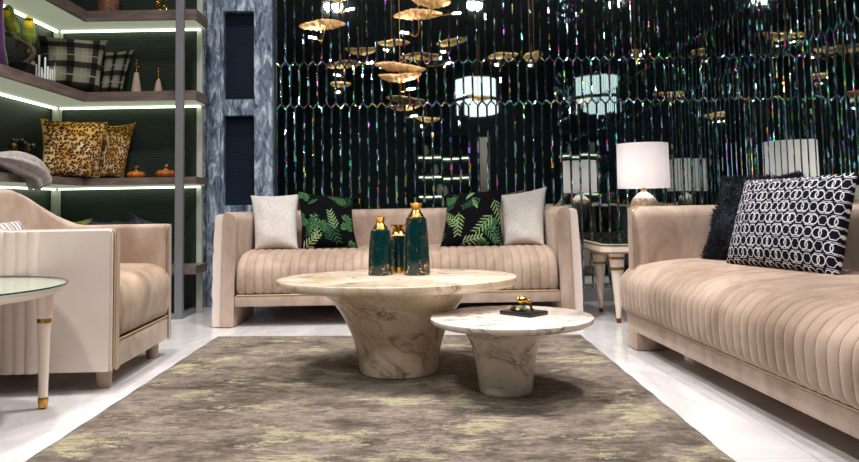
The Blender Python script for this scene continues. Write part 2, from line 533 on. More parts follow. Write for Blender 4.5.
def ushell(name, W, D, R, o0, o1, z0f, ztf, mat, parent, r0=0.01, r1=0.05, endr=0.02, flare=0.0, disp=None, step=0.03, nz=10, front=0.0):
    path = upath(W, D, R, step)
    secs = []
    s = 0
    prev = None
    N = len(path)
    tot = sum(math.dist(path[i][:2], path[i - 1][:2]) for i in range(1, N))
    for i, (x, y, nx, ny) in enumerate(path):
        if prev: s += math.dist((x, y), prev)
        prev = (x, y)
        secs.append((x, y, nx, ny, s))
    L = tot
    V = []; Fc = []
    rings = []
    def ring(x, y, nx, ny, s, ins):
        z0 = z0f(s, L); zt = ztf(s, L)
        P = rounded_prof(o0, o1, z0, zt, r0, r1, nz)
        oc = (o0 + o1) / 2; zc = (z0 + zt) / 2; ho = abs(o1 - o0) / 2; hz = (zt - z0) / 2
        out = []
        for (o, z) in P:
            o2 = oc + (o - oc) * max(0.05, (ho - ins) / ho); z2 = zc + (z - zc) * (hz - ins) / hz
            if disp and ins < 1e-6: o2 += disp(s, z2, o2, L)
            elif disp: o2 += disp(s, z2, o2, L) * max(0, 1 - ins / endr)
            px, py = x - nx * o2, y - ny * o2
            if flare: px += math.copysign(flare * (1 - z2 / zt), px) * min(1, abs(px) / (W / 2 - o1))
            out.append((px, py, z2))
        return out
    x, y, nx, ny, s = secs[0]
    for k in range(4):
        a = PI / 2 * k / 4
        rings.append(ring(x, y + front + endr * (1 - math.sin(a)), nx, ny, s, endr * (1 - math.cos(PI / 2 - a)) ) )
    for (x, y, nx, ny, s) in secs[1:-1]:
        if y + 0 < front + endr * 1.3 and abs(nx) == 1: continue
        rings.append(ring(x, y, nx, ny, s, 0))
    x, y, nx, ny, s = secs[-1]
    for k in range(3, -1, -1):
        a = PI / 2 * k / 4
        rings.append(ring(x, y + front + endr * (1 - math.sin(a)), nx, ny, s, endr * (1 - math.cos(PI / 2 - a))))
    # order of the first rings: from the cap outward
    m = len(rings[0])
    head = rings[:4][::-1]; 
    rings = rings[:0] + [rings[3], rings[2], rings[1], rings[0]][::1] + rings[4:-4] + rings[-1:-5:-1]
    for rg in rings: V += rg
    for i in range(len(rings) - 1):
        for k in range(m):
            l = (k + 1) % m
            Fc.append([i * m + k, i * m + l, (i + 1) * m + l, (i + 1) * m + k])
    Fc.append(list(range(m))); Fc.append([(len(rings) - 1) * m + k for k in range(m)][::-1])
    return autosmooth(mesh(name, V, Fc, mat, parent), 50)

def seat_block(name, x0, x1, prof, mat, parent, period=0.0, amp=0.0, endr=0.05, sub=8):
    """prof: list of (y, z) from the back top over the nose down to the front bottom; scalloped channels across x"""
    C = crom(prof, 6)
    nrm = []
    for i in range(len(C)):
        t = C[min(i + 1, len(C) - 1)] - C[max(i - 1, 0)]
        t = t / (np.linalg.norm(t) + 1e-9)
        nrm.append(np.array([t[1], -t[0]]))      # outward: up on top, forward on front
    for i in range(len(nrm)):
        if nrm[i][1] < -0.6 and i < len(nrm) * 0.5: nrm[i] = -nrm[i]
    # orientation fix: first point should face up
    if nrm[2][1] < 0: nrm = [-q for q in nrm]
    L = x1 - x0
    if period:
        nch = max(1, round(L / period)); per = L / nch
        xs = [x0 + per * (k + q) for k in range(nch) for q in (0, 0.03, 0.075, 0.15, 0.3, 0.5, 0.7, 0.85, 0.925, 0.97)] + [x1]
    else:
        nch = 0; xs = list(np.linspace(x0, x1, 41))
    xs = [x0 + endr * (1 - math.cos(PI / 2 * k / 6)) for k in range(6)] + [x for x in xs if x0 + endr <= x <= x1 - endr] + [x1 - endr * (1 - math.cos(PI / 2 * k / 6)) for k in range(5, -1, -1)]
    V = []; Fc = []; m = len(C)
    for x in xs:
        d = 0.0
        if period:
            ph = (x - x0) / per
            d = amp * (abs(math.sin(PI * ph)) ** 0.36 - 1.0)
        e = min(x - x0, x1 - x)
        if e < endr: d -= endr * (1 - math.sqrt(max(0, 1 - (1 - e / endr) ** 2))) * 0.8
        for i in range(m):
            q = C[i] + nrm[i] * d
            V.append((x, q[0], q[1]))
    for i in range(len(xs) - 1):
        for k in range(m - 1):
            Fc.append([i * m + k, (i + 1) * m + k, (i + 1) * m + k + 1, i * m + k + 1])
    # close back/bottom and ends
    n0 = len(V)
    for i, x in enumerate(xs): V.append((x, C[0][0], C[-1][1]))
    for i in range(len(xs) - 1):
        Fc.append([i * m, n0 + i, n0 + i + 1, (i + 1) * m])
        Fc.append([i * m + m - 1, (i + 1) * m + m - 1, n0 + i + 1, n0 + i])
    Fc.append([k for k in range(m)] + [n0])
    Fc.append([(len(xs) - 1) * m + k for k in range(m)] + [n0 + len(xs) - 1])
    return autosmooth(mesh(name, V, Fc, mat, parent), 60)

def quilt(sp, amp, o_max):
    def d(s, z, o, L):
        if o > o_max: return 0
        a = abs(math.sin(PI * (s + z) / sp)) * abs(math.sin(PI * (s - z) / sp))
        return -amp * math.sqrt(a)
    return d

def make_sofa(label, loc, rz, W, D, t=0.145, near_detail=False, seat_z=0.495, ztop=0.765, flare=0.03, R=0.30, over=False, foot=None):
    root = thing('sofa', label, 'sofa', loc, rz)
    zt = lambda s, L: ztop
    fl = foot or D - R
    zl = lambda s, L: 0.10 if foot else (0.004 if (s < fl or s > L - fl) else 0.125)
    if foot:
        for sg in (-1, 1):
            for (y0, y1) in ((-0.02, foot), (D - foot - 0.08, D - 0.05)):
                xa, xb = sorted((sg * (W / 2 - 0.025), sg * (W / 2 - 0.025 - foot)))
                MB().box(xa, xb, y0, y1, 0.0, 0.11, 0.022).build('foot', M['velvet'], root)
    ushell('frame', W, D, R, 0.056, t, zl, zt, M['velvet'], root, r0=0.015, r1=0.06, endr=0.03, flare=flare, front=0.0)
    ushell('outer_panel', W, D, R, 0.0, 0.055, zl, lambda s, L: ztop - 0.012, M['velvet_pale'], root, r0=0.02, r1=0.004, endr=0.018, flare=flare, step=0.016, nz=26,
           front=0.022, disp=lambda s, z, o, L: (quilt(0.17, 0.006, 0.02)(s, z, o, L) - (0.009 * math.sin(PI * min(1, max(0, z / ztop))) if o < 0.02 else 0)))
    # gold piping where the two upholstered shells meet
    for sg in (-1, 1):
        pts = [(sg * (W / 2 - 0.056 + flare * (1 - z / ztop)), 0.016, z) for z in np.linspace(0.02, ztop - 0.03, 12)]
        pts += [(sg * (W / 2 - 0.056 - 0.004), 0.03, ztop - 0.006), (sg * (W / 2 - 0.056), 0.08, ztop + 0.0)] + [(sg * (W / 2 - 0.056), y, ztop - 0.002) for y in np.linspace(0.12, D - R, 5)]
        MB().tube(pts, 0.0034, 8).build('piping', M['piping'], root)
    xi = W / 2 - 0.02 if over else W / 2 - t + 0.004
    dy = -0.075 if over else -0.028
    g0, g1 = (0.095, 0.178) if over else (0.135, 0.208)
    prof = [(D - t + 0.02, seat_z - 0.005), (0.45, seat_z), (0.24, seat_z - 0.004), (0.13 + dy, seat_z - 0.03), (0.05 + dy, seat_z - 0.085), (0.025 + dy, seat_z - 0.15), (0.03 + dy, g1 + 0.05), (0.05 + dy, g1 + 0.015), (0.07 + dy, g1 + 0.004)]
    seat_block('seat_cushion', -xi, xi, prof, M['velvet_seat'], root, 0.0605, 0.011, 0.018)
    MB().box(-xi - (0 if over else 0.02), xi + (0 if over else 0.02), -0.012 if over else 0.02, D - t + 0.03, g0, g1, 0.012).build('base_rail', M['velvet'], root)
    MB().tube([(x, -0.012 if over else 0.02, g1 + 0.003) for x in np.linspace(-xi, xi, 12)], 0.004, 8).build('rail_piping', M['piping'], root)
    return root

make_sofa('beige velvet sofa in front of the mirrored back wall, holding leaf print cushions', (-0.168, 5.11, 0), 0, 2.43, 0.93, flare=0.02)
# the sofa along the right wall faces into the room
make_sofa('large beige velvet sofa along the right wall with a navy patterned cushion', (1.215, 3.06, 0), -PI / 2 + math.radians(3.6), 2.46, 0.80, t=0.13, R=0.27, flare=0.0, over=True, foot=0.17, seat_z=0.482)

# ------------------------------------------------------------------ armchair
def armchair():
    root = thing('armchair', 'pale beige velvet barrel armchair at left with gold piped edges and raised back', 'armchair', (-1.375, 3.83, 0), PI / 2 + math.radians(1.5))
    W, D, R, t = 0.86, 0.88, 0.34, 0.068
    z0 = lambda s, L: 0.088
    def zt(s, L):
        a = D - R - 0.08
        k = min(s, L - s)
        q = min(1, max(0, (k - a) / 0.5)); q = q * q * (3 - 2 * q)
        return 0.716 + 0.20 * q
    def chan(s, z, o, L):
        k = min(s, L - s)
        if k < 0.335: return 0
        a = abs(math.sin(PI * (k - 0.335) / 0.05)) ** 0.35
        return (-0.019 * a if o < t / 2 else 0.022 * a * (1 if k > 0.56 else 0)) 
    ushell('frame', W, D, R, 0.02, t, z0, zt, M['velvet'], root, r0=0.012, r1=0.026, endr=0.018, step=0.006,
           disp=lambda s, z, o, L: chan(s, z, o, L) if o > t / 2 else 0)
    ushell('outer_panel', W, D, R, 0.0, 0.019, z0, lambda s, L: zt(s, L) - 0.004, M['velvet_pale'], root, r0=0.008, r1=0.003, endr=0.008, step=0.006, front=0.012,
           disp=lambda s, z, o, L: chan(s, z, o, L) if o < 0.01 else 0)
    for sg in (-1, 1):
        pts = [(sg * (W / 2 - 0.018), 0.006, z) for z in np.linspace(0.10, 0.70, 10)] + [(sg * (W / 2 - 0.019), 0.018, 0.713)]
        MB().tube(pts, 0.0034, 8).build('piping', M['piping'], root)
    xi = W / 2 - t + 0.004
    prof = [(D - t, 0.48), (0.5, 0.508), (0.2, 0.508), (0.07, 0.497), (0.008, 0.455), (-0.012, 0.38), (-0.008, 0.29), (0.008, 0.235), (0.03, 0.22)]
    seat_block('seat_cushion', -xi, xi, prof, M['suede'], root, 0, 0, 0.03)
    MB().box(-xi - 0.02, xi + 0.02, 0.008, D - t, 0.092, 0.212, 0.01).build('base_rail', M['velvet'], root)
    MB().tube([(x, 0.008, 0.216) for x in np.linspace(-xi, xi, 10)], 0.004, 8).build('rail_piping', M['piping'], root)
    for (x, y) in ((-0.33, 0.08), (0.33, 0.08), (-0.28, 0.74), (0.28, 0.74)):
        MB().lathe([(0.0, 0.0), (0.03, 0.0), (0.031, 0.004), (0.036, 0.094), (0.0, 0.094)], 24, x, y).build('leg', M['velvet'], root)
    return root
armchair()

# ------------------------------------------------------------------ marble tables
def marble_table(name, label, loc, ra, rb, H, tk, prof, mat, bx=0.0, by=0.0):
    root = thing(name, label, 'coffee table', (loc[0], loc[1], RUG))
    MB().lathe(prof, 72, bx, by, 0).build('pedestal', mat, root)
    top = [(0, H - tk), (0.93, H - tk), (0.975, H - tk * 0.85), (0.994, H - tk * 0.62), (1.0, H - tk * 0.4), (1.0, H - tk * 0.14), (0.998, H - tk * 0.05), (0.992, H), (0, H)]
    MB().lathe(top, 128, 0, 0, 0, ra, rb).build('tabletop', mat, root, ang=38)
    return root
h = 0.438
marble_table('coffee_table', 'larger taller marble coffee table with flared trumpet base, holding the green vases', (-0.123, 3.71), 0.578, 0.458, h, 0.046,
    [(0, 0.0), (0.176, 0.0), (0.182, 0.006)] + [tuple(p) for p in crom([(0.186, 0.03), (0.196, 0.09), (0.215, 0.16), (0.243, 0.23), (0.283, 0.30), (0.335, 0.36), (0.40, 0.397)], 5)] + [(0, 0.397)], M['marble_big'], 0.004, -0.045)
marble_table('coffee_table', 'smaller lower white marble side coffee table with grey veins and the tray on it', (0.374, 3.255), 0.342, 0.338, 0.308, 0.030,
    [(0, 0.0), (0.106, 0.0), (0.110, 0.005)] + [tuple(p) for p in crom([(0.112, 0.02), (0.120, 0.09), (0.131, 0.15), (0.147, 0.21), (0.175, 0.255), (0.215, 0.280)], 5)] + [(0, 0.280)], M['marble_small'], -0.032, -0.015)
ZT1 = RUG + h; ZT2 = RUG + 0.308

# vases
def green_glaze():
    t = NT('green_glaze_gold_flakes')
    v = t.coord('Object', (1, 1, 1))
    n = t.noise(v, 34, 5, 0.7, 1.2)
    n2 = t.noise(v, 13, 2)
    m = t.ramp(t.math('ADD', n, t.math('MULTIPLY', t.math('SUBTRACT', n2, 0.5), 0.25)), [(0.60, (0, 0, 0, 1)), (0.615, (1, 1, 1, 1))])
    t.set(Base_Color=t.mix(m, srgb(3, 40, 42), srgb(212, 164, 84)), Roughness=0.16, Metallic=t.math('MULTIPLY', m, 0.9))
    return t.m
M['glaze'] = green_glaze()
def vase(label, loc, sc, hb, hn):
    root = thing('vase', label, 'vase', (loc[0], loc[1], ZT1), 0, 'green and gold vases on the large marble table')
    r = sc
    MB().lathe([(0, 0), (r * 0.97, 0), (r, 0.004), (r * 0.97, hb * 0.3), (r * 0.90, hb * 0.65), (r * 0.80, hb * 0.93), (r * 0.76, hb * 0.975), (r * 0.62, hb), (0, hb)], 48).build('body', M['glaze'], root)
    MB().lathe([(r * 0.60, 0), (r * 0.62, 0.004), (r * 0.42, hn * 0.36), (r * 0.30, hn * 0.5), (r * 0.30, hn * 0.56), (r * 0.42, hn * 0.9), (r * 0.46, hn * 0.98), (r * 0.43, hn), (r * 0.34, hn), (r * 0.26, hn * 0.7), (0, hn * 0.7)], 40, cz=hb - 0.001).build('neck', M['gold'], root)
    return root
vase('shorter green and gold bottle vase at left of the tallest vase', (-0.207, 3.845), 0.064, 0.226, 0.064)
vase('tallest green and gold bottle vase on the large marble table', (-0.026, 3.82), 0.066, 0.285, 0.072)
root = thing('vase', 'dark green jar with gold rim and foot behind the two bottle vases', 'vase', (-0.118, 3.95, ZT1), 0, 'green and gold vases on the large marble table')
MB().lathe([(0, 0), (0.042, 0), (0.043, 0.03), (0.036, 0.032), (0, 0.032)], 36).build('foot', M['gold'], root)
MB().lathe([(0.036, 0.031), (0.040, 0.06), (0.041, 0.16), (0.036, 0.19), (0, 0.19)], 36).build('body', M['glaze'], root)
MB().lathe([(0.036, 0.188), (0.042, 0.195), (0.030, 0.21), (0.030, 0.228), (0.040, 0.236), (0.041, 0.245), (0.034, 0.245), (0.028, 0.22), (0, 0.215)], 36).build('rim', M['gold'], root)

# tray with sculpture
ta = math.atan2(3.192 - 3.31, 0.444 - 0.33)
tr = MB().box(-0.083, 0.083, -0.062, 0.062, 0, 0.017, 0.003).build('tray', M['dark_stone'], None, loc=(0.432, 3.30, ZT2)); tr.rotation_euler = (0, 0, ta + 0.0)
tag(tr, 'small rectangular dark stone tray on the smaller marble table', 'tray')
sc_ = thing('figurine', 'little gold and bronze figurine standing on the dark stone tray', 'figurine', (0.428, 3.29, ZT2 + 0.017), 0.2)
b = MB()
b.ball((0, 0, 0.044), 0.021, 20, 0.9, 1.1, 0.9).ball((0.022, -0.004, 0.038), 0.012, 16).ball((0.028, -0.003, 0.046), 0.006, 10).ball((-0.018, 0.004, 0.05), 0.010, 12)
b.build('body', M['gold'], sc_)
MB().tube([(0.026, 0, 0.036), (0.034, -0.004, 0.026), (0.035, -0.006, 0.012), (0.042, -0.008, 0.001)], [0.008, 0.007, 0.005, 0.007], 10).build('leg', M['bronze'], sc_)
M['patina'] = simple('green_patina', srgb(140, 146, 110), 0.45, 0.4)
MB().ball((-0.008, 0.0, 0.012), 0.018, 16, 0.75, 1.2, 0.9).ball((-0.026, -0.01, 0.007), 0.012, 12, 0.6).ball((0.006, -0.012, 0.008), 0.010, 12, 0.8).build('base', M['patina'], sc_)
MB().tube([(-0.02, 0.012, 0.006), (-0.04, 0.014, 0.012), (-0.056, 0.012, 0.006)], [0.009, 0.012, 0.002], 10).build('tail', M['bronze'], sc_)

# ------------------------------------------------------------------ cushions
def attr_mat(name, rough=0.9, sheen=0.0, bump=0.15):
    t = NT(name); t.set(Sheen_Roughness=0.5)
    a = t.n('ShaderNodeAttribute', attribute_name='pattern')
    t.set(Base_Color=a.outputs['Color'], Roughness=rough, Sheen_Weight=sheen, Specular_IOR_Level=0.06)
    t.bump(t.noise(t.coord('Object'), 300, 2), bump, 0.002)
    return t.m
M['print'] = attr_mat('printed_cloth')
M['leopard'] = attr_mat('leopard_plush', 0.9, 0.15)

def lin(*c): return np.array(srgb(*c)[:3])

def cushion(name, label, cat_group, BL, BR, TR, TL, thick, mat, pattern=None, res=44, pinch=0.09, seed=0, wrinkle=0.006, fur=0.0, ears=0.0):
    """a stuffed square: front and back sheets joined at the seam, corners drawn out"""
    BL, BR, TR, TL = [np.array(p, float) for p in (BL, BR, TR, TL)]
    base = (BL + BR) / 2
    g = np.linspace(-1, 1, res + 1)
    # cosine spacing keeps the seam round
    g = np.sin(g * PI / 2) * 0.55 + g * 0.45
    rs = np.random.default_rng(seed + 100)
    ph = rs.uniform(0, 6.28, 8)
    V = []; cols = []
    nrm = np.cross(BR - BL, TL - BL); nrm /= np.linalg.norm(nrm)
    for side in (1, -1):
        for v in g:
            for u in g:
                uu = u * (1 - pinch * (1 - v * v) * abs(u) ** 3); vv = v * (1 - pinch * (1 - u * u) * abs(v) ** 3)
                a, b_ = (uu + 1) / 2, (vv + 1) / 2
                p = (BL * (1 - a) + BR * a) * (1 - b_) + (TL * (1 - a) + TR * a) * b_
                k = max(0.0, (1 - u * u) * (1 - v * v))
                e = k ** 0.42
                bulge = thick * e * (1.0 - 0.12 * v)
                w = wrinkle * e * (math.sin(5 * u + 3 * v + ph[0]) * math.sin(4 * v - 2 * u + ph[1]) + 0.6 * math.sin(11 * u + 6 * v * v + ph[2]) * (abs(u) ** 2 + 0.2) + 0.5 * math.sin(13 * v + 5 * u * v + ph[3]) * (abs(v) ** 2))
                if fur: w += fur * e * rs.uniform(-1, 1)
                q = p + nrm * side * (bulge + w)
                V.append(q - base)
    m = res + 1
    Fc = []
    def idx(side, j, i):
        if side == 1 and (i in (0, res) or j in (0, res)): return j * m + i
        return side * m * m + j * m + i
    for side in (0, 1):
        for j in range(res):
            for i in range(res):
                q = [idx(side, j, i), idx(side, j, i + 1), idx(side, j + 1, i + 1), idx(side, j + 1, i)]
                Fc.append(q if side == 0 else q[::-1])
    zmin = min(v[2] for v in V)
    me = bpy.data.meshes.new(name)
    me.from_pydata([tuple(v) for v in V], [], Fc)
    me.materials.append(mat)
    if pattern is not None:
        uv = np.array([[(u + 1) / 2, (v + 1) / 2] for v in g for u in g])
        c = pattern(uv[:, 0], uv[:, 1])
        c = np.concatenate([c, c]); c = np.concatenate([c, np.ones((len(c), 1))], 1)
        at = me.color_attributes.new('pattern', 'FLOAT_COLOR', 'POINT')
        at.data.foreach_set('color', c.astype(np.float32).ravel())
    bm = bmesh.new(); bm.from_mesh(me)
    bmesh.ops.delete(bm, geom=[v for v in bm.verts if not v.link_faces], context='VERTS')
    bmesh.ops.recalc_face_normals(bm, faces=bm.faces)
    bm.to_mesh(me); bm.free()
    me.polygons.foreach_set('use_smooth', [True] * len(me.polygons))
    o = bpy.data.objects.new(name, me); o.location = tuple(base); link(o)
    return tag(o, label, 'cushion', cat_group)

# printed patterns -------------------------------------------------
def leaf_pattern(seed):
    rs = random.Random(seed)
    prim = []          # (cx, cy, ang, len, wid, colour a, colour b)
    G = [(lin(34, 66, 42), lin(78, 118, 74)), (lin(66, 98, 62), lin(136, 160, 108)), (lin(24, 50, 40), lin(54, 92, 64)), (lin(96, 120, 86), lin(166, 182, 138))]
    def frond(x, y, a, L, n, g):
        for k in range(n):
            q = (k + 0.6) / n
            bx, by = x + math.cos(a) * L * q, y + math.sin(a) * L * q
            l = L * 0.40 * (1 - 0.5 * q)
            for sg in (-1, 1):
                prim.append((bx, by, a + sg * 0.78, l, 0.0115, *g))
        prim.append((x, y, a, L, 0.006, *g))
    def blade(x, y, a, L, w, g): prim.append((x, y, a, L, w, *g))
    spots = [(x, y) for y in (0.0, 0.27, 0.53, 0.80) for x in (0.06, 0.32, 0.60, 0.88)]
    for i, (x, y) in enumerate(spots):
        x += rs.uniform(-0.07, 0.07); y += rs.uniform(-0.07, 0.07)
        a = rs.uniform(0.3, 2.8) if rs.random() < 0.6 else rs.uniform(-2.8, -0.3)
        k = rs.random(); g = rs.choice(G)
        if k < 0.6: frond(x, y, a, rs.uniform(0.34, 0.46), 6, g)
        elif k < 0.88: blade(x, y, a, rs.uniform(0.2, 0.28), rs.uniform(0.030, 0.045), rs.choice(G[:3]))
        else:
            for q in range(7): blade(x, y, a + (q - 3) * 0.55, 0.15 * (1 - abs(q - 3) * 0.07), 0.034, G[0])
    def f(u, v):
        c = np.tile(lin(9, 9, 12), (len(u), 1))
        for (cx, cy, a, L, w, ca, cb) in prim:
            dx, dy = u - cx, v - cy
            s = (dx * math.cos(a) + dy * math.sin(a)) / L; d = (-dx * math.sin(a) + dy * math.cos(a))
            ok = (s > 0) & (s < 1)
            half = w * np.sin(PI * np.clip(s, 0, 1)) ** 0.8
            ins = ok & (np.abs(d) < half)
            if not ins.any(): continue
            mixf = np.where(d > 0, 0.75, 0.25) * (0.7 + 0.3 * np.sin(s * 40 + np.abs(d) * 160))
            mixf = np.where(np.abs(d) < 0.004, 1.0, mixf)
            col = ca[None] * (1 - mixf[:, None]) + cb[None] * mixf[:, None]
            c[ins] = col[ins]
        return c
    return f

def ring_pattern(u, v):
    nx, ny = 6.2, 4.0
    c = np.tile(lin(20, 22, 36), (len(u), 1))
    x = u * nx; y = v * ny
    w = np.zeros(len(u), bool)
    for ox, oy in ((0, 0), (0.5, 0.5)):
        fx = (x + ox) % 1 - 0.5; fy = (y + oy) % 1 - 0.5
        for sx in (-0.125, 0.125):
            e = np.sqrt(((fx - sx) / 0.20) ** 2 + (fy / 0.215) ** 2)
            w |= np.abs(e - 0.88) < 0.085
        gx = np.abs(fx) - 0.5
        hd = np.maximum(np.abs(fy) / 0.20, np.abs(gx) / 0.21 + np.abs(fy) / 0.42)
        w |= np.abs(hd - 0.9) < 0.06
        w |= (np.abs(np.abs(fy) - 0.235) < 0.010) & (np.abs(fx) < 0.2)
    c[w] = lin(222, 220, 224)
    return c

def leopard_pattern(seed, nx=10):
    rs = np.random.default_rng(seed)
    n = nx
    px = (np.arange(n)[None, :] + 0.5 + rs.uniform(-0.3, 0.3, (n, n)) + 0.5 * (np.arange(n)[:, None] % 2)) / n
    py = (np.arange(n)[:, None] + 0.5 + rs.uniform(-0.3, 0.3, (n, n))) / n
    P = np.stack([px.ravel(), py.ravel()], 1); ph = rs.uniform(0, 6.28, len(P)); sz = rs.uniform(0.8, 1.15, len(P))
    def f(u, v):
        d = (u[:, None] - P[None, :, 0]) ** 2 + (v[:, None] - P[None, :, 1]) ** 2
        k = d.argmin(1); r = np.sqrt(d[np.arange(len(u)), k]) * n / sz[k]
        a = np.arctan2(v - P[k, 1], u - P[k, 0])
        rr = r * (1 + 0.18 * np.sin(3 * a + ph[k]))
        ring = (rr > 0.20) & (rr < 0.50) & (np.sin(2 * a + ph[k]) + 0.35 * np.sin(5 * a + ph[k] * 2) > -0.75)
        t = np.clip(v * 2.2 - 1.2, 0, 1)[:, None]
        blot = (0.5 + 0.5 * np.sin(9 * u + 5 * v + seed) * np.sin(7 * v - 3 * u))[:, None]
        base = lin(214, 186, 140) * (1 - blot) + lin(176, 124, 50) * blot
        base = base * (1 - t) + (lin(206, 160, 40)) * t
        c = base
        c[rr <= 0.20] = lin(126, 84, 34)
        c[ring] = lin(26, 18, 12)
        return c
    return f

def plaid(u, v):
    c = np.tile(lin(92, 88, 80), (len(u), 1))
    def band(t, c0, w): return np.abs(t - c0) < w
    for t in (u, v):
        for c0 in (0.22, 0.60, 0.98):
            m = band(t, c0, 0.10); c[m] = c[m] * 0.6 + lin(140, 138, 120) * 0.4
    for t in (u, v):
        for c0 in (0.05, 0.43, 0.83):
            m = band(t, c0, 0.058); c[m] = c[m] * 0.12 + lin(14, 14, 14) * 0.88
        for c0 in (0.24, 0.62):
            m = band(t, c0, 0.009); c[m] = lin(136, 134, 112)
    return c

def plain_cloth(name, col, col2, sc=40, rough=0.9, sheen=0.2):
    t = NT(name)
    n = t.noise(t.coord('Object'), sc, 5, 0.7)
    t.set(Base_Color=t.ramp(n, [(0.35, col), (0.65, col2)]), Roughness=rough, Sheen_Weight=sheen, Specular_IOR_Level=0.2)
    t.bump(n, 0.3, 0.006)
    return t.m
M['white_cloth'] = plain_cloth('ivory_velvet', srgb(184, 177, 171), srgb(202, 196, 191), 55)
M['navy_fur'] = plain_cloth('navy_fur', srgb(7, 9, 18), srgb(24, 29, 46), 38, 0.8, 0.1)
M['purple'] = velvet('purple_velvet', srgb(52, 14, 62), srgb(84, 30, 96))
M['grey_linen'] = plain_cloth('grey_linen', srgb(134, 126, 122), srgb(170, 160, 154), 30)

LG = None
cushion('cushion', 'plain ivory velvet cushion at the left end of the far sofa', None, (-1.20, 5.50, 0.486), (-0.885, 5.47, 0.489), (-0.915, 5.72, 0.890), (-1.285, 5.74, 0.888), 0.075, M['white_cloth'], seed=1)
cushion('cushion', 'black leaf print cushion leaning beside the left ivory cushion', None, (-0.868, 5.49, 0.486), (-0.458, 5.50, 0.490), (-0.515, 5.74, 0.855), (-0.925, 5.70, 0.915), 0.07, M['print'], leaf_pattern(4), res=250, seed=2)
cushion('cushion', 'black leaf print cushion leaning beside the right ivory cushion', None, (0.13, 5.48, 0.486), (0.585, 5.44, 0.486), (0.61, 5.67, 0.905), (0.19, 5.72, 0.872), 0.07, M['print'], leaf_pattern(21), res=250, seed=3)
cushion('cushion', 'plain ivory velvet cushion at the right end of the far sofa', None, (0.60, 5.54, 0.486), (0.875, 5.46, 0.486), (0.945, 5.70, 0.915), (0.58, 5.76, 0.85), 0.075, M['white_cloth'], seed=4)
cushion('cushion', 'navy and white interlocking ring patterned cushion on the right sofa', None, (1.515, 3.81, 0.474), (1.705, 3.14, 0.468), (1.825, 3.17, 0.90), (1.655, 3.87, 0.892), 0.085, M['print'], ring_pattern, res=270, seed=5, pinch=0.04)
cushion('cushion', 'dark navy fur cushion behind the ring patterned cushion', None, (1.515, 4.11, 0.478), (1.745, 3.62, 0.48), (1.80, 3.59, 0.915), (1.655, 4.14, 0.92), 0.07, M['navy_fur'], res=80, seed=6, fur=0.010, wrinkle=0.014)
fo = bpy.data.objects['cushion.005']
vs_ = fo.data.vertices; fr = random.Random(3)
FV = []; FF = []
for k in range(9000):
    v = vs_[fr.randrange(len(vs_))]
    p = v.co + Vector((fr.uniform(-.006, .006), fr.uniform(-.006, .006), fr.uniform(-.006, .006)))
    sw = Vector((math.sin(p.z * 30 + p.y * 14), math.cos(p.y * 25), math.sin(p.y * 30 - p.z * 20) - 0.5)) * 0.7
    d = (v.normal + sw + Vector((fr.uniform(-.5, .5), fr.uniform(-.5, .5), fr.uniform(-.5, .5)))).normalized() * fr.uniform(0.016, 0.030)
    sd = d.cross(Vector((fr.uniform(-1, 1), fr.uniform(-1, 1), 1))).normalized() * 0.0022
    s2 = d.cross(sd).normalized() * 0.0022
    n0 = len(FV)
    FV += [p + sd, p - sd * 0.5 + s2, p - sd * 0.5 - s2, p + d]
    FF += [[n0, n0 + 1, n0 + 3], [n0 + 1, n0 + 2, n0 + 3], [n0 + 2, n0, n0 + 3], [n0, n0 + 2, n0 + 1]]
me = bpy.data.meshes.new('fur_pile'); me.from_pydata([tuple(q) for q in FV], [], FF); me.materials.append(M['navy_fur'])
tag(link(bpy.data.objects.new('fur_pile', me), fo), kind='stuff')
cushion('cushion', 'silver striped cushion lying on the pale armchair seat at left', None, (-2.02, 3.62, 0.52), (-1.99, 3.98, 0.52), (-2.10, 3.98, 0.75), (-2.12, 3.62, 0.75), 0.05, M['print'],
        lambda u, v: np.where((np.sin(u * 60) > 0)[:, None], lin(120, 116, 114)[None], lin(206, 198, 194)[None]), res=60, seed=7)

# ------------------------------------------------------------------ round glass table at left
gt = thing('side_table', 'cream round side table with glass top and gold tipped legs at the left edge', 'table', (-1.868, 2.88, 0))
rg = 0.487
t = NT('clear_glass')
gtr = t.n('ShaderNodeBsdfTransparent'); gtr.inputs[0].default_value = (0.93, 0.98, 0.97, 1)
ggl = t.n('ShaderNodeBsdfGlossy'); ggl.inputs['Roughness'].default_value = 0.02
gmx = t.n('ShaderNodeMixShader'); glw = t.n('ShaderNodeLayerWeight'); glw.inputs[0].default_value = 0.5
t.l(t.math('MULTIPLY', t.math('POWER', glw.outputs['Facing'], 4.0), 0.5), gmx.inputs[0]); t.l(gtr.outputs[0], gmx.inputs[1]); t.l(ggl.outputs[0], gmx.inputs[2])
t.l(gmx.outputs[0], t.t.nodes['Material Output'].inputs['Surface']); M['glass'] = t.m
M['glass_edge'] = simple('teal_glass_edge', srgb(8, 60, 70), 0.1)
MB().lathe([(0, 0.472), (rg - 0.06, 0.472), (rg - 0.02, 0.484), (rg - 0.004, 0.502), (rg - 0.004, 0.509), (0, 0.509)], 96).build('apron', M['cream'], gt)
gl = MB().lathe([(0, 0.5095), (rg + 0.0, 0.5095), (rg + 0.002, 0.513), (rg, 0.518), (0, 0.518)], 96).build('glass_top', M['glass'], gt)
MB().lathe([(rg + 0.0022, 0.5105), (rg + 0.003, 0.513), (rg + 0.0022, 0.517), (rg + 0.001, 0.5165), (rg + 0.001, 0.511), (rg + 0.0022, 0.5105)], 96).build('glass_rim', M['glass_edge'], gt)
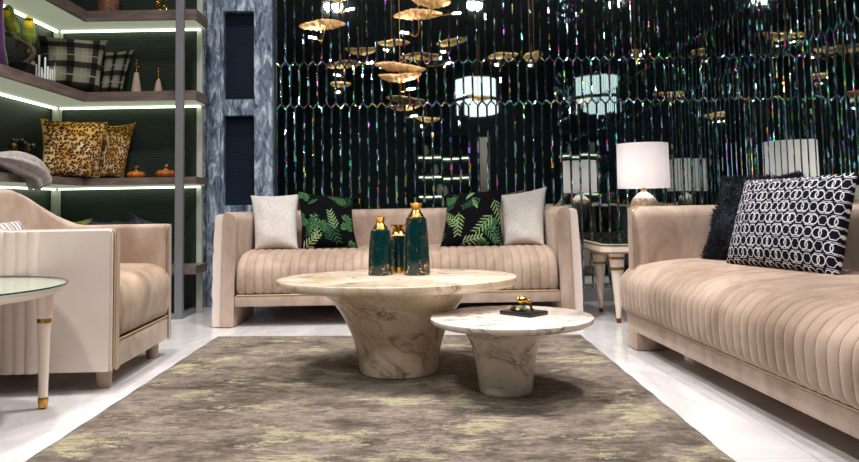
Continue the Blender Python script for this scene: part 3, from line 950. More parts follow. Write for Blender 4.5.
for a in (0.68, 0.68 + PI * 2 / 3, 0.68 + PI * 4 / 3):
    x, y = 0.415 * math.cos(a), 0.415 * math.sin(a)
    lg = MB().lathe([(0, 0.03), (0.017, 0.03), (0.019, 0.12), (0.025, 0.33), (0.034, 0.47), (0.036, 0.474), (0, 0.474)], 28, x, y).build('leg', M['cream'], gt)
    MB().lathe([(0, 0.006), (0.017, 0.006), (0.021, 0.032), (0.019, 0.046), (0, 0.046)], 24, x, y).build('gold_cap', M['gold'], lg)
    MB().lathe([(0.0245, 0.343), (0.0275, 0.345), (0.0275, 0.362), (0.0250, 0.364), (0.0245, 0.343)], 24, x, y).build('gold_ring', M['gold'], lg)
    MB().lathe([(0, 0), (0.013, 0), (0.013, 0.007), (0, 0.007)], 20, x, y).build('foot_pad', M['black'], lg)

# ------------------------------------------------------------------ side table and lamp in the corner
st = thing('side_table', 'cream and gold side table with tapered legs behind the right sofa', 'table', (1.51, 5.30, 0))
def rrect(hx, hy, r, z, n=8):
    P = []
    for (cx, cy, a0) in ((hx - r, hy - r, 0), (-hx + r, hy - r, PI / 2), (-hx + r, -hy + r, PI), (hx - r, -hy + r, 1.5 * PI)):
        for k in range(n + 1):
            a = a0 + PI / 2 * k / n
            P.append((cx + r * math.cos(a), cy + r * math.sin(a), z))
    return P
def slab(hx, hy, r, z0, z1, name, mat, parent):
    A = rrect(hx, hy, r, z0); B = rrect(hx, hy, r, z1); n = len(A)
    return autosmooth(mesh(name, A + B, [list(range(n))[::-1], [n + i for i in range(n)]] + [[i, (i + 1) % n, n + (i + 1) % n, n + i] for i in range(n)], mat, parent), 40)
M['dark_glass'] = simple('dark_tinted_glass', srgb(16, 26, 30), 0.06)
slab(0.335, 0.335, 0.09, 0.455, 0.517, 'apron', M['cream'], st)
slab(0.338, 0.338, 0.092, 0.505, 0.513, 'gold_band', M['brass'], st)
slab(0.338, 0.338, 0.092, 0.458, 0.465, 'gold_band', M['brass'], st)
slab(0.322, 0.322, 0.085, 0.517, 0.525, 'glass_top', M['dark_glass'], st)
for (x, y) in ((-0.225, -0.245), (0.225, -0.245), (-0.225, 0.245), (0.225, 0.245)):
    lg = MB().lathe([(0, 0.0), (0.013, 0.0), (0.015, 0.03), (0.028, 0.20), (0.040, 0.33), (0.045, 0.36), (0.052, 0.455), (0, 0.455)], 28, x, y).build('leg', M['cream'], st)
    MB().lathe([(0, 0.0), (0.014, 0.0), (0.017, 0.03), (0, 0.031)], 20, x, y, -0.0).build('foot_tip', M['bronze'], lg)
    MB().lathe([(0.046, 0.345), (0.0485, 0.347), (0.0485, 0.362), (0.046, 0.364), (0.046, 0.345)], 28, x, y).build('leg_band', M['brass'], lg)
    MB().lathe([(0.050, 0.415), (0.0525, 0.417), (0.0525, 0.430), (0.050, 0.432), (0.050, 0.415)], 28, x, y).build('leg_band', M['brass'], lg)

lp = thing('table_lamp', 'white drum shade table lamp on the side table in the mirrored corner', 'lamp', (1.535, 5.24, 0.525))
def speckle():
    t = NT('speckled_ceramic')
    c = t.coord('Object')
    n = t.noise(c, 60, 5, 0.8)
    sp = t.n('ShaderNodeSeparateXYZ'); t.l(c, sp.inputs[0])
    zf = t.math('ADD', sp.outputs[2], t.math('MULTIPLY', t.math('SUBTRACT', n, 0.5), 0.05))
    low = t.math('LESS_THAN', zf, 0.287)
    a = t.ramp(n, [(0.36, srgb(120, 88, 64)), (0.5, srgb(190, 160, 134)), (0.62, srgb(226, 208, 190))])
    t.set(Base_Color=t.mix(low, srgb(232, 224, 216), a), Roughness=0.4)
    return t.m
MB().lathe([(0, 0), (0.07, 0), (0.074, 0.006)] + [tuple(p) for p in crom([(0.08, 0.02), (0.105, 0.10), (0.105, 0.19), (0.088, 0.265), (0.052, 0.31), (0.024, 0.33), (0.018, 0.345)], 5)] + [(0, 0.346)], 48).build('body', speckle(), lp)
MB().lathe([(0, 0.345), (0.022, 0.345), (0.022, 0.352), (0.012, 0.356), (0.012, 0.42), (0, 0.42)], 24).build('socket', M['gold'], lp)
t = NT('lamp_shade_linen'); t.set(Base_Color=srgb(246, 242, 242), Roughness=0.9)
tr_ = t.n('ShaderNodeBsdfTranslucent'); tr_.inputs['Color'].default_value = srgb(250, 246, 246)
mx = t.n('ShaderNodeMixShader'); mx.inputs[0].default_value = 0.55
t.l(t.b.outputs[0], mx.inputs[1]); t.l(tr_.outputs[0], mx.inputs[2]); t.l(mx.outputs[0], t.t.nodes['Material Output'].inputs['Surface'])
M['shade'] = t.m
R0, R1 = 0.174, 0.172
MB().lathe([(R0, 0.357), (R1, 0.663), (R1 - 0.003, 0.663), (R0 - 0.003, 0.357), (R0, 0.357)], 64).build('lamp_shade', M['shade'], lp)
sp_ = MB()
for k in range(3):
    a = k * 2 * PI / 3
    sp_.tube([(0.012 * math.cos(a), 0.012 * math.sin(a), 0.395), (R0 * 0.98 * math.cos(a), R0 * 0.98 * math.sin(a), 0.37)], 0.002, 6)
sp_.build('shade_spider', M['brass'], lp)
MB().ball((0, 0, 0.47), 0.03, 16, 1.3).build('bulb', emit('warm_bulb', (1, 0.96, 0.93, 1), 70), lp)

# ------------------------------------------------------------------ shelving
sh = thing('shelving_unit', 'corner shelving of wood boards with lit undersides and green leather backs', 'shelves', (-2.4, 5.6, 0))
def loc_box(name, mat, x0, x1, y0, y1, z0, z1, bev=0.002, parent=sh):
    return MB().box(x0 + 2.4, x1 + 2.4, y0 - 5.6, y1 - 5.6, z0, z1, bev).build(name, mat, parent, smooth=False)
BX0, BX1, BY0, BY1 = -2.85, -1.655, 5.6, 5.90
M['under'] = emit('shelf_underside_glow', (0.92, 1.0, 0.70, 1), 0.30)  # undersides glow by themselves, standing in for LED light on the boards
for (z, tk) in ((2.285, 0.075), (1.672, 0.068), (1.030, 0.052), (0.377, 0.06)):
    v = [(BX1, BY0), (BX1, BY1), (BX0, BY1), (BX0, 3.3), (-2.475, 3.3), (-2.475, BY0)]
    V = [(x + 2.4, y - 5.6, z - tk) for x, y in v] + [(x + 2.4, y - 5.6, z) for x, y in v]
    fc = [[0, 1, 2, 5], [2, 3, 4, 5], [6, 7, 8, 11], [8, 9, 10, 11]] + [[i, (i + 1) % 6, 6 + (i + 1) % 6, 6 + i] for i in range(6)]
    s = mesh('shelf', V, fc, M['wood'], sh, smooth=False)
    if z > 0.5:
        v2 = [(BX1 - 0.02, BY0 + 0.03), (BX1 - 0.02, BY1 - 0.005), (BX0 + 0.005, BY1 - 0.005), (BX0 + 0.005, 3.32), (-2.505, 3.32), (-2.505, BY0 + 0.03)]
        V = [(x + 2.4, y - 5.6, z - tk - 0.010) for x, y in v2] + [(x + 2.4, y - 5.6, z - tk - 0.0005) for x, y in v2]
        mesh('underside_glow', V, fc, M['under'], s, smooth=False)
        loc_box('led_strip', M['led'], -2.83, BX1 - 0.05, 5.86, 5.885, z - tk - 0.022, z - tk - 0.0105, 0, s)
        loc_box('led_strip', M['led'], -2.835, -2.81, 3.4, 5.85, z - tk - 0.022, z - tk - 0.0105, 0, s)
def post(x0, x1, y0, y1, m='steel'): loc_box('post', M[m], x0, x1, y0, y1, 0, 2.9, 0.003)
post(-1.797, -1.739, 5.555, 5.598)
post(-1.742, -1.700, 5.905, 5.945, 'pale')
post(-2.845, -2.79, 5.85, 5.90, 'pale')
for y0 in (4.55, 3.3): post(-2.472, -2.44, y0 - 0.6, y0 - 0.56)
loc_box('base_bar', M['steel'], -1.795, -1.741, 5.6, 5.903, 0.0, 0.04)
loc_box('base_bar', M['steel'], -2.9, -1.798, 5.56, 5.598, 0.0, 0.04)
loc_box('back_panel', M['croc_green'], -2.87, -1.745, 5.903, 5.93, 0.0, 3.2, 0)
loc_box('side_panel', M['croc_green'], -2.885, -2.853, 3.2, 5.903, 0.0, 3.2, 0)

# ------------------------------------------------------------------ things on the shelves
Z2, Z3, Z4, Z1 = 1.672, 1.030, 0.377, 2.285
cushion('cushion', 'grey and black plaid cushion in the shelf corner, the larger behind the tumbler', None, (-2.70, 5.36, Z2 + .004), (-2.40, 5.66, Z2 + .004), (-2.375, 5.74, Z2 + .42), (-2.76, 5.44, Z2 + .40), 0.055, M['print'], plaid, res=90, seed=8)
cushion('cushion', 'grey and black plaid cushion leaning next to the pale cone ornaments', None, (-2.43, 5.72, Z2 + .004), (-2.28, 5.78, Z2 + .004), (-2.215, 5.85, Z2 + .37), (-2.44, 5.80, Z2 + .345), 0.042, M['print'], plaid, res=90, seed=9)
cushion('cushion', 'leopard print cushion on the middle shelf, the one in front', None, (-2.67, 5.34, Z3 + .004), (-2.385, 5.62, Z3 + .004), (-2.35, 5.71, Z3 + .43), (-2.72, 5.42, Z3 + .43), 0.065, M['leopard'], leopard_pattern(3, 12), res=150, seed=10, fur=0.0012)
cushion('cushion', 'leopard print cushion on the middle shelf, behind and nearer the pumpkins', None, (-2.44, 5.72, Z3 + .004), (-2.26, 5.78, Z3 + .004), (-2.20, 5.86, Z3 + .44), (-2.44, 5.82, Z3 + .42), 0.042, M['leopard'], leopard_pattern(8, 11), res=130, seed=11, fur=0.0012)
M['olive'] = plain_cloth('olive_velvet', srgb(96, 106, 52), srgb(132, 140, 78), 20)
M['dark_olive'] = plain_cloth('dark_olive_velvet', srgb(50, 64, 40), srgb(72, 86, 54), 20)
M['satin'] = plain_cloth('blue_black_satin', srgb(12, 13, 20), srgb(54, 60, 84), 14, 0.35, 0.1)
cushion('cushion', 'yellow green velvet cushion on the low shelf behind the armchair back', None, (-2.79, 5.70, Z4 + .004), (-2.53, 5.68, Z4 + .004), (-2.49, 5.78, Z4 + .36), (-2.76, 5.81, Z4 + .33), 0.06, M['olive'], seed=12)
cushion('cushion', 'black and grey fur cushion on the low shelf behind the armchair', None, (-2.54, 5.68, Z4 + .004), (-2.32, 5.70, Z4 + .004), (-2.34, 5.80, Z4 + .325), (-2.55, 5.78, Z4 + .355), 0.05, M['satin'], seed=13, fur=0.004)
cushion('cushion', 'dark olive rounded cushion in the middle of the low shelf', None, (-2.36, 5.77, Z4 + .004), (-2.20, 5.77, Z4 + .004), (-2.20, 5.85, Z4 + .335), (-2.36, 5.85, Z4 + .34), 0.05, M['dark_olive'], seed=14)
cushion('cushion', 'blue black satin cushion on the low shelf with one raised corner', None, (-2.22, 5.70, Z4 + .004), (-1.98, 5.72, Z4 + .004), (-1.96, 5.82, Z4 + .30), (-2.22, 5.80, Z4 + .40), 0.05, M['satin'], seed=15)

M['pale_wood'] = plain_cloth('pale_stone', srgb(160, 138, 122), srgb(186, 164, 148), 30, 0.5, 0)
def cone(label, x, y, hc, hf, r):
    c = thing('cone_ornament', label, 'ornament', (x, y, Z2), 0, 'pale cones with gold finials')
    MB().lathe([(0, 0), (r, 0), (r, 0.004), (r * 0.42, hc * 0.98), (r * 0.36, hc), (0, hc)], 32).build('cone', M['pale_wood'], c)
    MB().lathe([(0, 0), (0.006, 0), (0.005, hf * 0.35), (0.026, hf * 0.38), (0.026, hf * 0.42), (0.005, hf * 0.46), (0.005, hf * 0.62), (0.013, hf * 0.66), (0.013, hf * 0.71), (0.004, hf * 0.75), (0.007, hf * 0.9), (0, hf)], 20, cz=hc - 0.001).build('finial', M['gold'], c)
cone('taller pale cone ornament with gold finial beside the plaid cushion', -2.160, 5.76, 0.168, 0.105, 0.040)
cone('shorter pale cone ornament with gold finial near the steel post', -1.992, 5.76, 0.105, 0.10, 0.036)

M['orange'] = plain_cloth('amber_glaze', srgb(150, 78, 30), srgb(186, 106, 48), 12, 0.25, 0)
def pumpkin(label, x, y, r):
    p = thing('pumpkin_ornament', label, 'ornament', (x, y, Z3), 0, 'orange pumpkins on the middle shelf')
    V = []; Fc = []; seg = 60; rings = 16
    for i in range(rings + 1):
        a = PI * i / rings
        for k in range(seg):
            b_ = 2 * PI * k / seg
            q = r * (1 - 0.10 * abs(math.cos(5 * b_)) ** 0.7 * math.sin(a))
            V.append((q * math.sin(a) ** 0.8 * math.cos(b_), q * math.sin(a) ** 0.8 * math.sin(b_), r * 0.46 - r * 0.46 * math.cos(a) * (1 - 0.15 * math.cos(a) ** 8)))
    for i in range(rings):
        for k in range(seg):
            l = (k + 1) % seg
            Fc.append([i * seg + k, i * seg + l, (i + 1) * seg + l, (i + 1) * seg + k])
    zb = min(v[2] for v in V)
    mesh('body', [(a, b_, c - zb) for a, b_, c in V], Fc, M['orange'], p)
    MB().lathe([(0, 0), (0.022, 0), (0.010, 0.012), (0.009, 0.024), (0.016, 0.036), (0, 0.038)], 16, cz=r * 0.80).ball((0.012, 0, r * 0.80 + 0.034), 0.009, 10).ball((-0.012, 0.004, r * 0.80 + 0.032), 0.008, 10).build('stem', M['gold'], p)
pumpkin('smaller orange pumpkin ornament with gold stem by the leopard cushions', -2.150, 5.74, 0.068)
pumpkin('larger orange pumpkin ornament with gold stem by the steel post', -1.925, 5.74, 0.076)

# birds on a branch
bd = thing('branch_stand', 'dark branch on a black block, perch for the two yellow green birds', 'ornament', (-2.60, 4.90, Z2))
MB().box(-0.075, 0.075, -0.06, 0.06, 0, 0.085, 0.003).build('block', M['black'], bd, smooth=False)
M['bark'] = plain_cloth('bark', srgb(58, 46, 42), srgb(104, 86, 76), 40, 0.8, 0)
MB().tube(crom([(0.02, 0, 0.08), (0.075, 0.0, 0.12), (0.085, 0, 0.18), (0.03, -0.01, 0.225), (-0.04, -0.02, 0.26), (-0.11, -0.02, 0.29)], 5), [0.016] * 10 + [0.014] * 10 + [0.012] * 6, 10).tube([(0.0, 0, 0.24), (-0.04, 0.02, 0.18), (-0.05, 0.03, 0.13)], [0.01, 0.008, 0.004], 8).build('branch', M['bark'], bd)
M['bird_green'] = plain_cloth('green_feathers', srgb(104, 128, 44), srgb(160, 176, 70), 30, 0.7, 0.1)
M['bird_yellow'] = plain_cloth('yellow_feathers', srgb(206, 178, 18), srgb(236, 214, 50), 30, 0.7, 0.1)
M['bird_blue'] = simple('blue_grey_feathers', srgb(70, 120, 130), 0.6)
def bird(label, x, y, z, s, rz, band):
    o = thing('bird_figure', label, 'bird', (x, y, z), rz)
    o.scale = (s, s, s)
    # one continuous body: tail, belly, breast, neck, head, beak along a curved spine
    sp = crom([(-0.055, 0, -0.10), (-0.035, 0, -0.045), (-0.008, 0, 0.01), (0.006, 0, 0.06), (0.012, 0, 0.10), (0.016, 0, 0.128), (0.018, 0, 0.150)], 5)
    rr = [float(q[0]) for q in crom([(0.010,), (0.020,), (0.042,), (0.043,), (0.031,), (0.027,), (0.006,)], 5)]
    MB().tube(sp, rr, 18).build('body', M['bird_green'], o)
    MB().ball((0.020, 0, 0.078), 0.037, 16, 1.15, 0.95, 1.0).build('throat', M['bird_yellow'], o)
    MB().ball((0.017, 0, 0.126), 0.0265, 16, 0.86).build('head', M['bird_blue'] if not band else M['bird_yellow'], o)
    MB().ball((0.022, 0, 0.117), 0.0275, 16, 0.28).build('eye_band', M['black'], o)
    MB().tube([(0.036, 0, 0.122), (0.056, 0, 0.122), (0.074, 0, 0.114)], [0.008, 0.005, 0.001], 8).build('beak', M['black'], o)
    for sg in (-1, 1):
        MB().ball((-0.016, sg * 0.034, 0.015), 0.05, 16, 1.15, 0.42, 0.28, Matrix.Rotation(0.42, 3, 'Y')).build('wing', M['bird_green'], o)
        MB().ball((0.030, sg * 0.020, 0.122), 0.0045, 8).build('eye', M['black'], o)
    return o
bird('yellow green bird with blue crown, higher of the two on the branch', -2.648, 4.875, Z2 + 0.315, 1.0, -PI / 2 - 0.75, False)
bird('yellow green bird with black neck band, lower of the two on the branch', -2.545, 4.90, Z2 + 0.262, 0.92, -PI / 2 + 0.5, True)

tb = thing('tumbler', 'clear glass tumbler with white bar print in front of the plaid cushion', 'glass', (-2.56, 5.13, Z2))
MB().lathe([(0, 0), (0.066, 0), (0.070, 0.006), (0.074, 0.185), (0.0715, 0.185), (0.0665, 0.012), (0, 0.012)], 40).build('glass_body', M['glass'], tb)
pr = MB()
for k in range(26):
    a = 2 * PI * k / 26
    hgt = 0.07 + 0.105 * random.random()
    c, s_ = math.cos(a), math.sin(a)
    rr = 0.0748
    V = []
    for z in (0.012, hgt):
        for da in (-0.075, 0.075):
            V.append((rr * math.cos(a + da), rr * math.sin(a + da), z))
    for z in (0.012, hgt):
        for da in (-0.075, 0.075):
            V.append(((rr + .0008) * math.cos(a + da), (rr + .0008) * math.sin(a + da), z))
    pr.add(V, [[0, 1, 3, 2], [4, 5, 7, 6], [0, 1, 5, 4], [2, 3, 7, 6], [0, 2, 6, 4], [1, 3, 7, 5]])
pr.build('bar_print', simple('white_print', srgb(226, 226, 220), 0.5), tb, smooth=False)

# berry arrangement
be = thing('berry_ornament', 'dark berry bunch in a low black vase beside the leopard cushion', 'ornament', (-2.68, 5.10, Z3))
MB().lathe([(0, 0), (0.05, 0), (0.07, 0.03), (0.085, 0.11), (0.08, 0.112), (0.06, 0.03), (0, 0.02)], 6).build('vase', M['black'], be, smooth=False)
M['dull_gold'] = simple('dull_gold', srgb(130, 104, 60), 0.35, 0.9)
MB().tube([(0, 0, 0.02), (0.0, 0.0, 0.22)], 0.02, 8).build('stem', M['black'], be)
for k in range(26):
    a = random.uniform(0, 6.28); zz = random.uniform(0.10, 0.26); r0 = 0.07 * math.sqrt(max(0.05, 1 - ((zz - 0.17) / 0.11) ** 2))
    MB().ball((r0 * math.cos(a), r0 * math.sin(a), zz), random.uniform(0.014, 0.021), 12).build('berry', M['dull_gold'] if k % 3 == 0 else M['black'], be)

# purple throw at the left edge
V = []; Fc = []; n = 40
outl = []
for k in range(n):
    a = 2 * PI * k / n
    outl.append((math.cos(a), math.sin(a), 1 + 0.12 * math.sin(5 * a + 0.5)))
zs = [0.0, 0.02, 0.15, 0.35, 0.55, 0.58]
for j, z in enumerate(zs):
    q = (0.92, 1.05, 0.9, 0.82, 0.8, 0.6)[j]
    for (c, s_, m_) in outl: V.append((0.13 * c * m_ * q, 0.18 * s_ * m_ * q, z))
for j in range(len(zs) - 1):
    for k in range(n):
        l = (k + 1) % n
        Fc.append([j * n + k, j * n + l, (j + 1) * n + l, (j + 1) * n + k])
Fc.append(list(range(n))); Fc.append([(len(zs) - 1) * n + k for k in range(n)])
tag(mesh('throw', V, Fc, M['purple'], None, loc=(-2.665, 4.56, Z2)), 'purple velvet throw bunched on the shelf at the left edge', 'throw')

# grey linen drape over the shelf edge
pts = crom([(-2.70, 4.30, Z3 + 0.092), (-2.60, 4.42, Z3 + 0.092), (-2.49, 4.56, Z3 + 0.078), (-2.395, 4.68, Z3 + 0.03), (-2.375, 4.75, Z3 - 0.065)], 6)
V = []; Fc = []; seg = 36
for i, p in enumerate(pts):
    q = i / (len(pts) - 1)
    t_ = pts[min(i + 1, len(pts) - 1)] - pts[max(i - 1, 0)]; t_ = t_ / np.linalg.norm(t_)
    s1 = np.cross(t_, [0, 0, 1]); s1 /= np.linalg.norm(s1); s2 = np.cross(s1, t_)
    r = 0.085 + 0.03 * max(0, 1 - 2.5 * q) - 0.045 * math.exp(-((q - 0.38) / 0.13) ** 2) + 0.0 * q
    for k in range(seg):
        a = 2 * PI * k / seg
        m_ = 1 + 0.13 * math.sin(6 * a + 2 * q) + 0.06 * math.sin(11 * a)
        V.append(p + s1 * r * 0.85 * m_ * math.cos(a) + s2 * r * 0.75 * m_ * math.sin(a))
for i in range(len(pts) - 1):
    for k in range(seg):
        l = (k + 1) % seg
        Fc.append([i * seg + k, i * seg + l, (i + 1) * seg + l, (i + 1) * seg + k])
Fc.append(list(range(seg))); Fc.append([(len(pts) - 1) * seg + k for k in range(seg)])
tag(mesh('throw', V, Fc, M['grey_linen']), 'grey linen throw gathered and hanging over the shelf edge above the armchair', 'throw')

vz = MB().lathe([(0, 0), (0.07, 0), (0.075, 0.006), (0.080, 0.12), (0.06, 0.22), (0.03, 0.26), (0.034, 0.30), (0.026, 0.30), (0, 0.24)], 40).build('vase', plain_cloth('speckled_brown_glaze', srgb(70, 46, 36), srgb(140, 100, 78), 60, 0.3, 0), None, loc=(-2.375, 5.74, Z1))
tag(vz, 'brown speckled vase on the top shelf board', 'vase')
fg = MB()
for k in range(14): fg.ball((random.uniform(-.035, .035), random.uniform(-.03, .03), 0.016 + 0.008 * k), random.uniform(0.014, 0.024), 12)
tag(fg.build('figurine', M['gold'], None, loc=(-1.965, 5.74, Z1)), 'gold lumpy figurine on the top shelf board', 'figurine')

# ------------------------------------------------------------------ pendants
def foil():
    t = NT('crumpled_gold_foil')
    n = t.noise(t.coord('Object'), 28, 5, 0.7, 0.5)
    t.set(Base_Color=t.ramp(n, [(0.3, srgb(196, 130, 70)), (0.6, srgb(250, 214, 154))]), Roughness=0.5, Metallic=0.2)
    t.bump(n, 0.8, 0.02)
    return t.m
M['foil'] = foil(); M['cable'] = simple('brass_cable', srgb(150, 120, 80), 0.4, 0.8)
def pendant(label, x, y, z, L, rz, seed, arm=(0.06, -0.13), tilt=0.0, double=False, grp=None):
    p = thing('pendant_lamp', label, 'pendant lamp', (x, y, z), rz)
    rs = random.Random(seed)
    def leaf(dz, l, sq, ph, nm='foil_shade'):
        V = []; Fc = []; nu, nv = 56, 20
        for i in range(nu + 1):
            q = -1 + 2 * i / nu
            w = 0.21 * l * (max(0.0, 1 - abs(q) ** 2.0)) ** 0.7 * (1 + 0.10 * math.sin(4 * q + ph)) + 0.004
            for k in range(nv):
                a = 2 * PI * k / nv
                hh = 0.043 * sq * (max(0.0, 1 - q * q)) ** 0.7 + 0.006
                jag = 1 + 0.07 * math.sin(9 * q + 3 * a + ph) + 0.07 * math.sin(27 * q - 2 * a) + rs.uniform(-0.07, 0.07)
                zz = math.sin(a)
                V.append((q * l / 2, w * math.cos(a) * jag, dz + hh * (zz if zz < 0 else 0.35 * zz) * jag + 0.05 * l * (math.sin(1.6 * q + ph) - math.sin(ph))))
        for i in range(nu):
            for k in range(nv):
                m_ = (k + 1) % nv
                Fc.append([i * nv + k, i * nv + m_, (i + 1) * nv + m_, (i + 1) * nv + k])
        Fc.append(list(range(nv))); Fc.append([nu * nv + k for k in range(nv)])
        o = mesh(nm, V, Fc, M['foil'], p); o.rotation_euler = (0, tilt, 0)
    leaf(0, L, 1, seed)
    if double: leaf(-0.075, L * 0.85, 0.9, seed + 2)
    MB().tube([(0, 0, 0.02), (0, 0, ZC - z)], 0.003, 6).build('cable', M['cable'], p)
    dz = -0.075 if double else 0
    ax, az = arm
    MB().tube([tuple(q) for q in crom([(0, -0.01, dz - 0.02), (0.01, -0.01, dz + az * 0.6), (0.0, -0.01, dz + az * 0.95), (-ax * 0.4, -0.01, dz + az * 1.05), (-ax, -0.01, dz + az * 0.9)], 6)], 0.0045, 8).build('arm', M['gold'], p)
    sg = -1 if ax > 0 else 1
    MB().tube([(-ax, -0.01, dz + az * 0.9), (-ax + sg * 0.055, -0.01, dz + az * 0.9 + 0.008)], 0.0065, 12).build('led_tube', M['bulb'], p)
    return p
pendant('crumpled gold leaf pendant lamp, leftmost in the picture, low over the far sofa', -0.70, 5.5, 2.14, 0.34, 0.1, 1, (0.045, -0.13))
pendant('crumpled gold leaf pendant lamp hanging highest near the top centre', 0.0, 5.5, 2.205, 0.36, -0.1, 2, (0.07, -0.17), -0.06)
pendant('double layered crumpled gold leaf pendant lamp, lowest one over the far sofa', -0.135, 5.45, 1.80, 0.37, 0.05, 3, (-0.05, -0.11), 0.0, True)
pendant('crumpled gold leaf pendant lamp cut by the top edge right of centre', 0.09, 5.3, 2.235, 0.30, 0.2, 4, (-0.16, -0.10), 0.02)
pendant('crumpled gold leaf pendant lamp above the top edge with only its light showing', -0.55, 5.3, 2.30, 0.32, -0.2, 5, (-0.05, -0.14))
pendant('crumpled gold leaf pendant lamp nearer the room, seen only in the mirrors', 0.35, 4.6, 2.52, 0.36, 0.3, 6, (0.05, -0.12))
pendant('crumpled gold leaf pendant lamp over the marble tables, seen only in the mirrors', -0.3, 3.6, 2.75, 0.38, -0.4, 7, (0.05, -0.12))
pendant('crumpled gold leaf pendant lamp over the right sofa, seen only in the mirrors', 0.95, 4.2, 2.45, 0.36, 0.6, 8, (0.05, -0.12))

pendant('crumpled gold leaf pendant lamp left of the marble tables, seen only in the mirrors', -1.0, 3.0, 2.35, 0.38, 0.8, 9, (0.05, -0.12))
pendant('crumpled gold leaf pendant lamp low over the rug, seen only in the mirrors', 0.1, 2.3, 1.95, 0.38, 0.2, 10, (0.05, -0.12))
pendant('crumpled gold leaf pendant lamp beside the right sofa, seen only in the mirrors', 0.8, 2.6, 2.2, 0.38, -0.3, 11, (0.05, -0.12))
pendant('crumpled gold leaf pendant lamp high by the right mirror wall, seen only in mirrors', 1.4, 3.3, 2.6, 0.36, 1.2, 12, (0.05, -0.12))

# ------------------------------------------------------------------ behind the camera, seen in the mirrors
dp = thing('drum_pendant', 'white drum pendant lamp with black band, seen reflected in the mirrors', 'pendant lamp', (1.03, -0.5, 2.32))
MB().lathe([(0, 0.01), (0.30, 0.01), (0.32, 0.02), (0.32, 0.62), (0.315, 0.62), (0.315, 0.03), (0, 0.03)], 48).build('shade', emit('lit_white_fabric', (0.84, 0.96, 1.0, 1), 2.2), dp)
MB().lathe([(0.322, 0.24), (0.326, 0.24), (0.326, 0.30), (0.322, 0.30)], 48).build('band', M['black'], dp)
MB().tube([(0, 0, 0.03), (0, 0, ZC - 2.32)], 0.006, 8).build('cable', M['cable'], dp)
cab = thing('display_cabinet', 'lit display cabinet on the far side of the room, seen in the mirrors', 'cabinet', (0.45, -4.75, 0))
MB().box(-0.6, 0.6, -0.2, -0.16, 0, 2.4).box(-0.6, -0.56, -0.2, 0.2, 0, 2.4).box(0.56, 0.6, -0.2, 0.2, 0, 2.4).box(-0.6, 0.6, -0.2, 0.2, 2.36, 2.4).build('case', M['dark_wall'], cab, smooth=False)
for z in (0.5, 0.95, 1.4, 1.85):
    s = MB().box(-0.56, 0.56, -0.16, 0.18, z, z + 0.03).build('shelf', M['wood'], cab, smooth=False)
    MB().box(-0.54, 0.54, -0.15, -0.12, z - 0.02, z - 0.002).build('led_strip', M['led'], s, smooth=False)
for (x, z) in ((-0.4, 1.43), (-0.1, 1.43), (0.25, 1.43), (-0.3, 1.88), (0.3, 1.88), (0.0, 0.98)):
    tag(MB().lathe([(0, 0), (0.05, 0), (0.08, 0.1), (0.05, 0.2), (0.03, 0.24), (0, 0.24)], 24).build('vase', M['white_ceramic'], None, loc=(0.45 + x, -4.72, z)), 'white vase on the display cabinet shelves seen in the mirrors', 'vase', 'vases in the display cabinet')
ct = MB()
V = []; Fc = []
for k in range(61):
    x = -0.17 + 0.34 * k / 60; y = 0.03 * math.sin(k * 0.9)
    V += [(x, y, 0.02), (x, y, 2.3), (x, y + 0.006, 0.02), (x, y + 0.006, 2.3)]
for k in range(60):
    a = 4 * k; b_ = a + 4
    Fc += [[a, b_, b_ + 1, a + 1], [a + 2, a + 3, b_ + 3, b_ + 2], [a + 1, b_ + 1, b_ + 3, a + 3], [a, a + 2, b_ + 2, b_]]
tag(mesh('curtain', V, Fc, M['white_ceramic'], None, loc=(1.45, -4.7, 0)), 'white curtain on the wall behind, seen reflected in the mirrors', 'curtain')

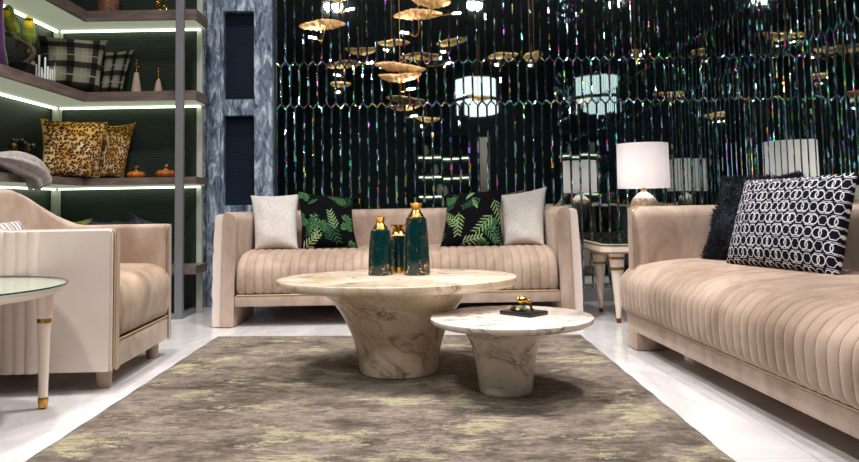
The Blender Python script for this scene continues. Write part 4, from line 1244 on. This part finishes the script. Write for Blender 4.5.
# ------------------------------------------------------------------ ceiling lights
M['trim_black'] = simple('black_trim', (0.01, 0.01, 0.01, 1), 0.4)
def downlight(x, y, power, size=0.16, target=None, col=(1, 0.97, 0.95), spread=115):
    d = thing('downlight', 'round ceiling downlight, unseen above the picture', 'ceiling light', (x, y, ZC - 0.05), 0, 'ceiling downlights')
    MB().lathe([(size * 0.55, 0.0), (size * 0.68, 0.0), (size * 0.68, 0.05), (size * 0.55, 0.05), (size * 0.55, 0.0)], 32).build('ring', M['trim_black'], d)
    L = bpy.data.lights.new('lamp', 'AREA'); L.shape = 'DISK'; L.size = size; L.energy = power; L.color = col; L.spread = math.radians(spread)
    o = bpy.data.objects.new('lamp', L); o.parent = d; o.location = (0, 0, -0.005); COL.objects.link(o)
    if target is not None:
        dv = Vector(target) - Vector((x, y, ZC - 0.055))
        o.rotation_euler = dv.to_track_quat('-Z', 'Y').to_euler()
    return d
PW = 0.38
for (x, y, p, tg) in ((-1.5, 3.6, 92, None), (-0.1, 3.7, 150, None), (1.4, 3.6, 84, None), (-1.2, 1.9, 48, None), (0.9, 1.9, 62, None),
                      (-1.3, 0.7, 75, (-1.6, 3.4, 0.4)), (0.9, 0.7, 22, (0.8, 3.8, 0.4)), (-2.35, 4.6, 18, None), (-1.2, 5.2, 32, (-1.5, 6.2, 1.5)), (0.4, 4.9, 14, None)):
    downlight(x, y, p * PW, 0.22, tg)
for (x, y) in ((-2.0, -1.6), (0.9, -2.4), (-1.0, -3.5), (1.6, -4.0), (2.6, -0.6), (0.2, -1.2), (-0.6, -2.3)):  # small downlights added behind the camera for sparkle in the mirror bevels
    downlight(x, y, 6, 0.05)

W = bpy.data.worlds.new('world'); S.world = W; W.use_nodes = True
W.node_tree.nodes['Background'].inputs[0].default_value = (0.02, 0.022, 0.025, 1)
W.node_tree.nodes['Background'].inputs[1].default_value = 1.0

vs = S.view_settings
S.display_settings.display_device = 'sRGB'
vs.view_transform = 'Standard'; vs.look = 'None'; vs.exposure = 0.0; vs.gamma = 1.0; vs.use_curve_mapping = False
S.cycles.caustics_reflective = False; S.cycles.caustics_refractive = False
S.cycles.max_bounces = 10; S.cycles.glossy_bounces = 6; S.cycles.transmission_bounces = 8
S.cycles.sample_clamp_indirect = 8.0
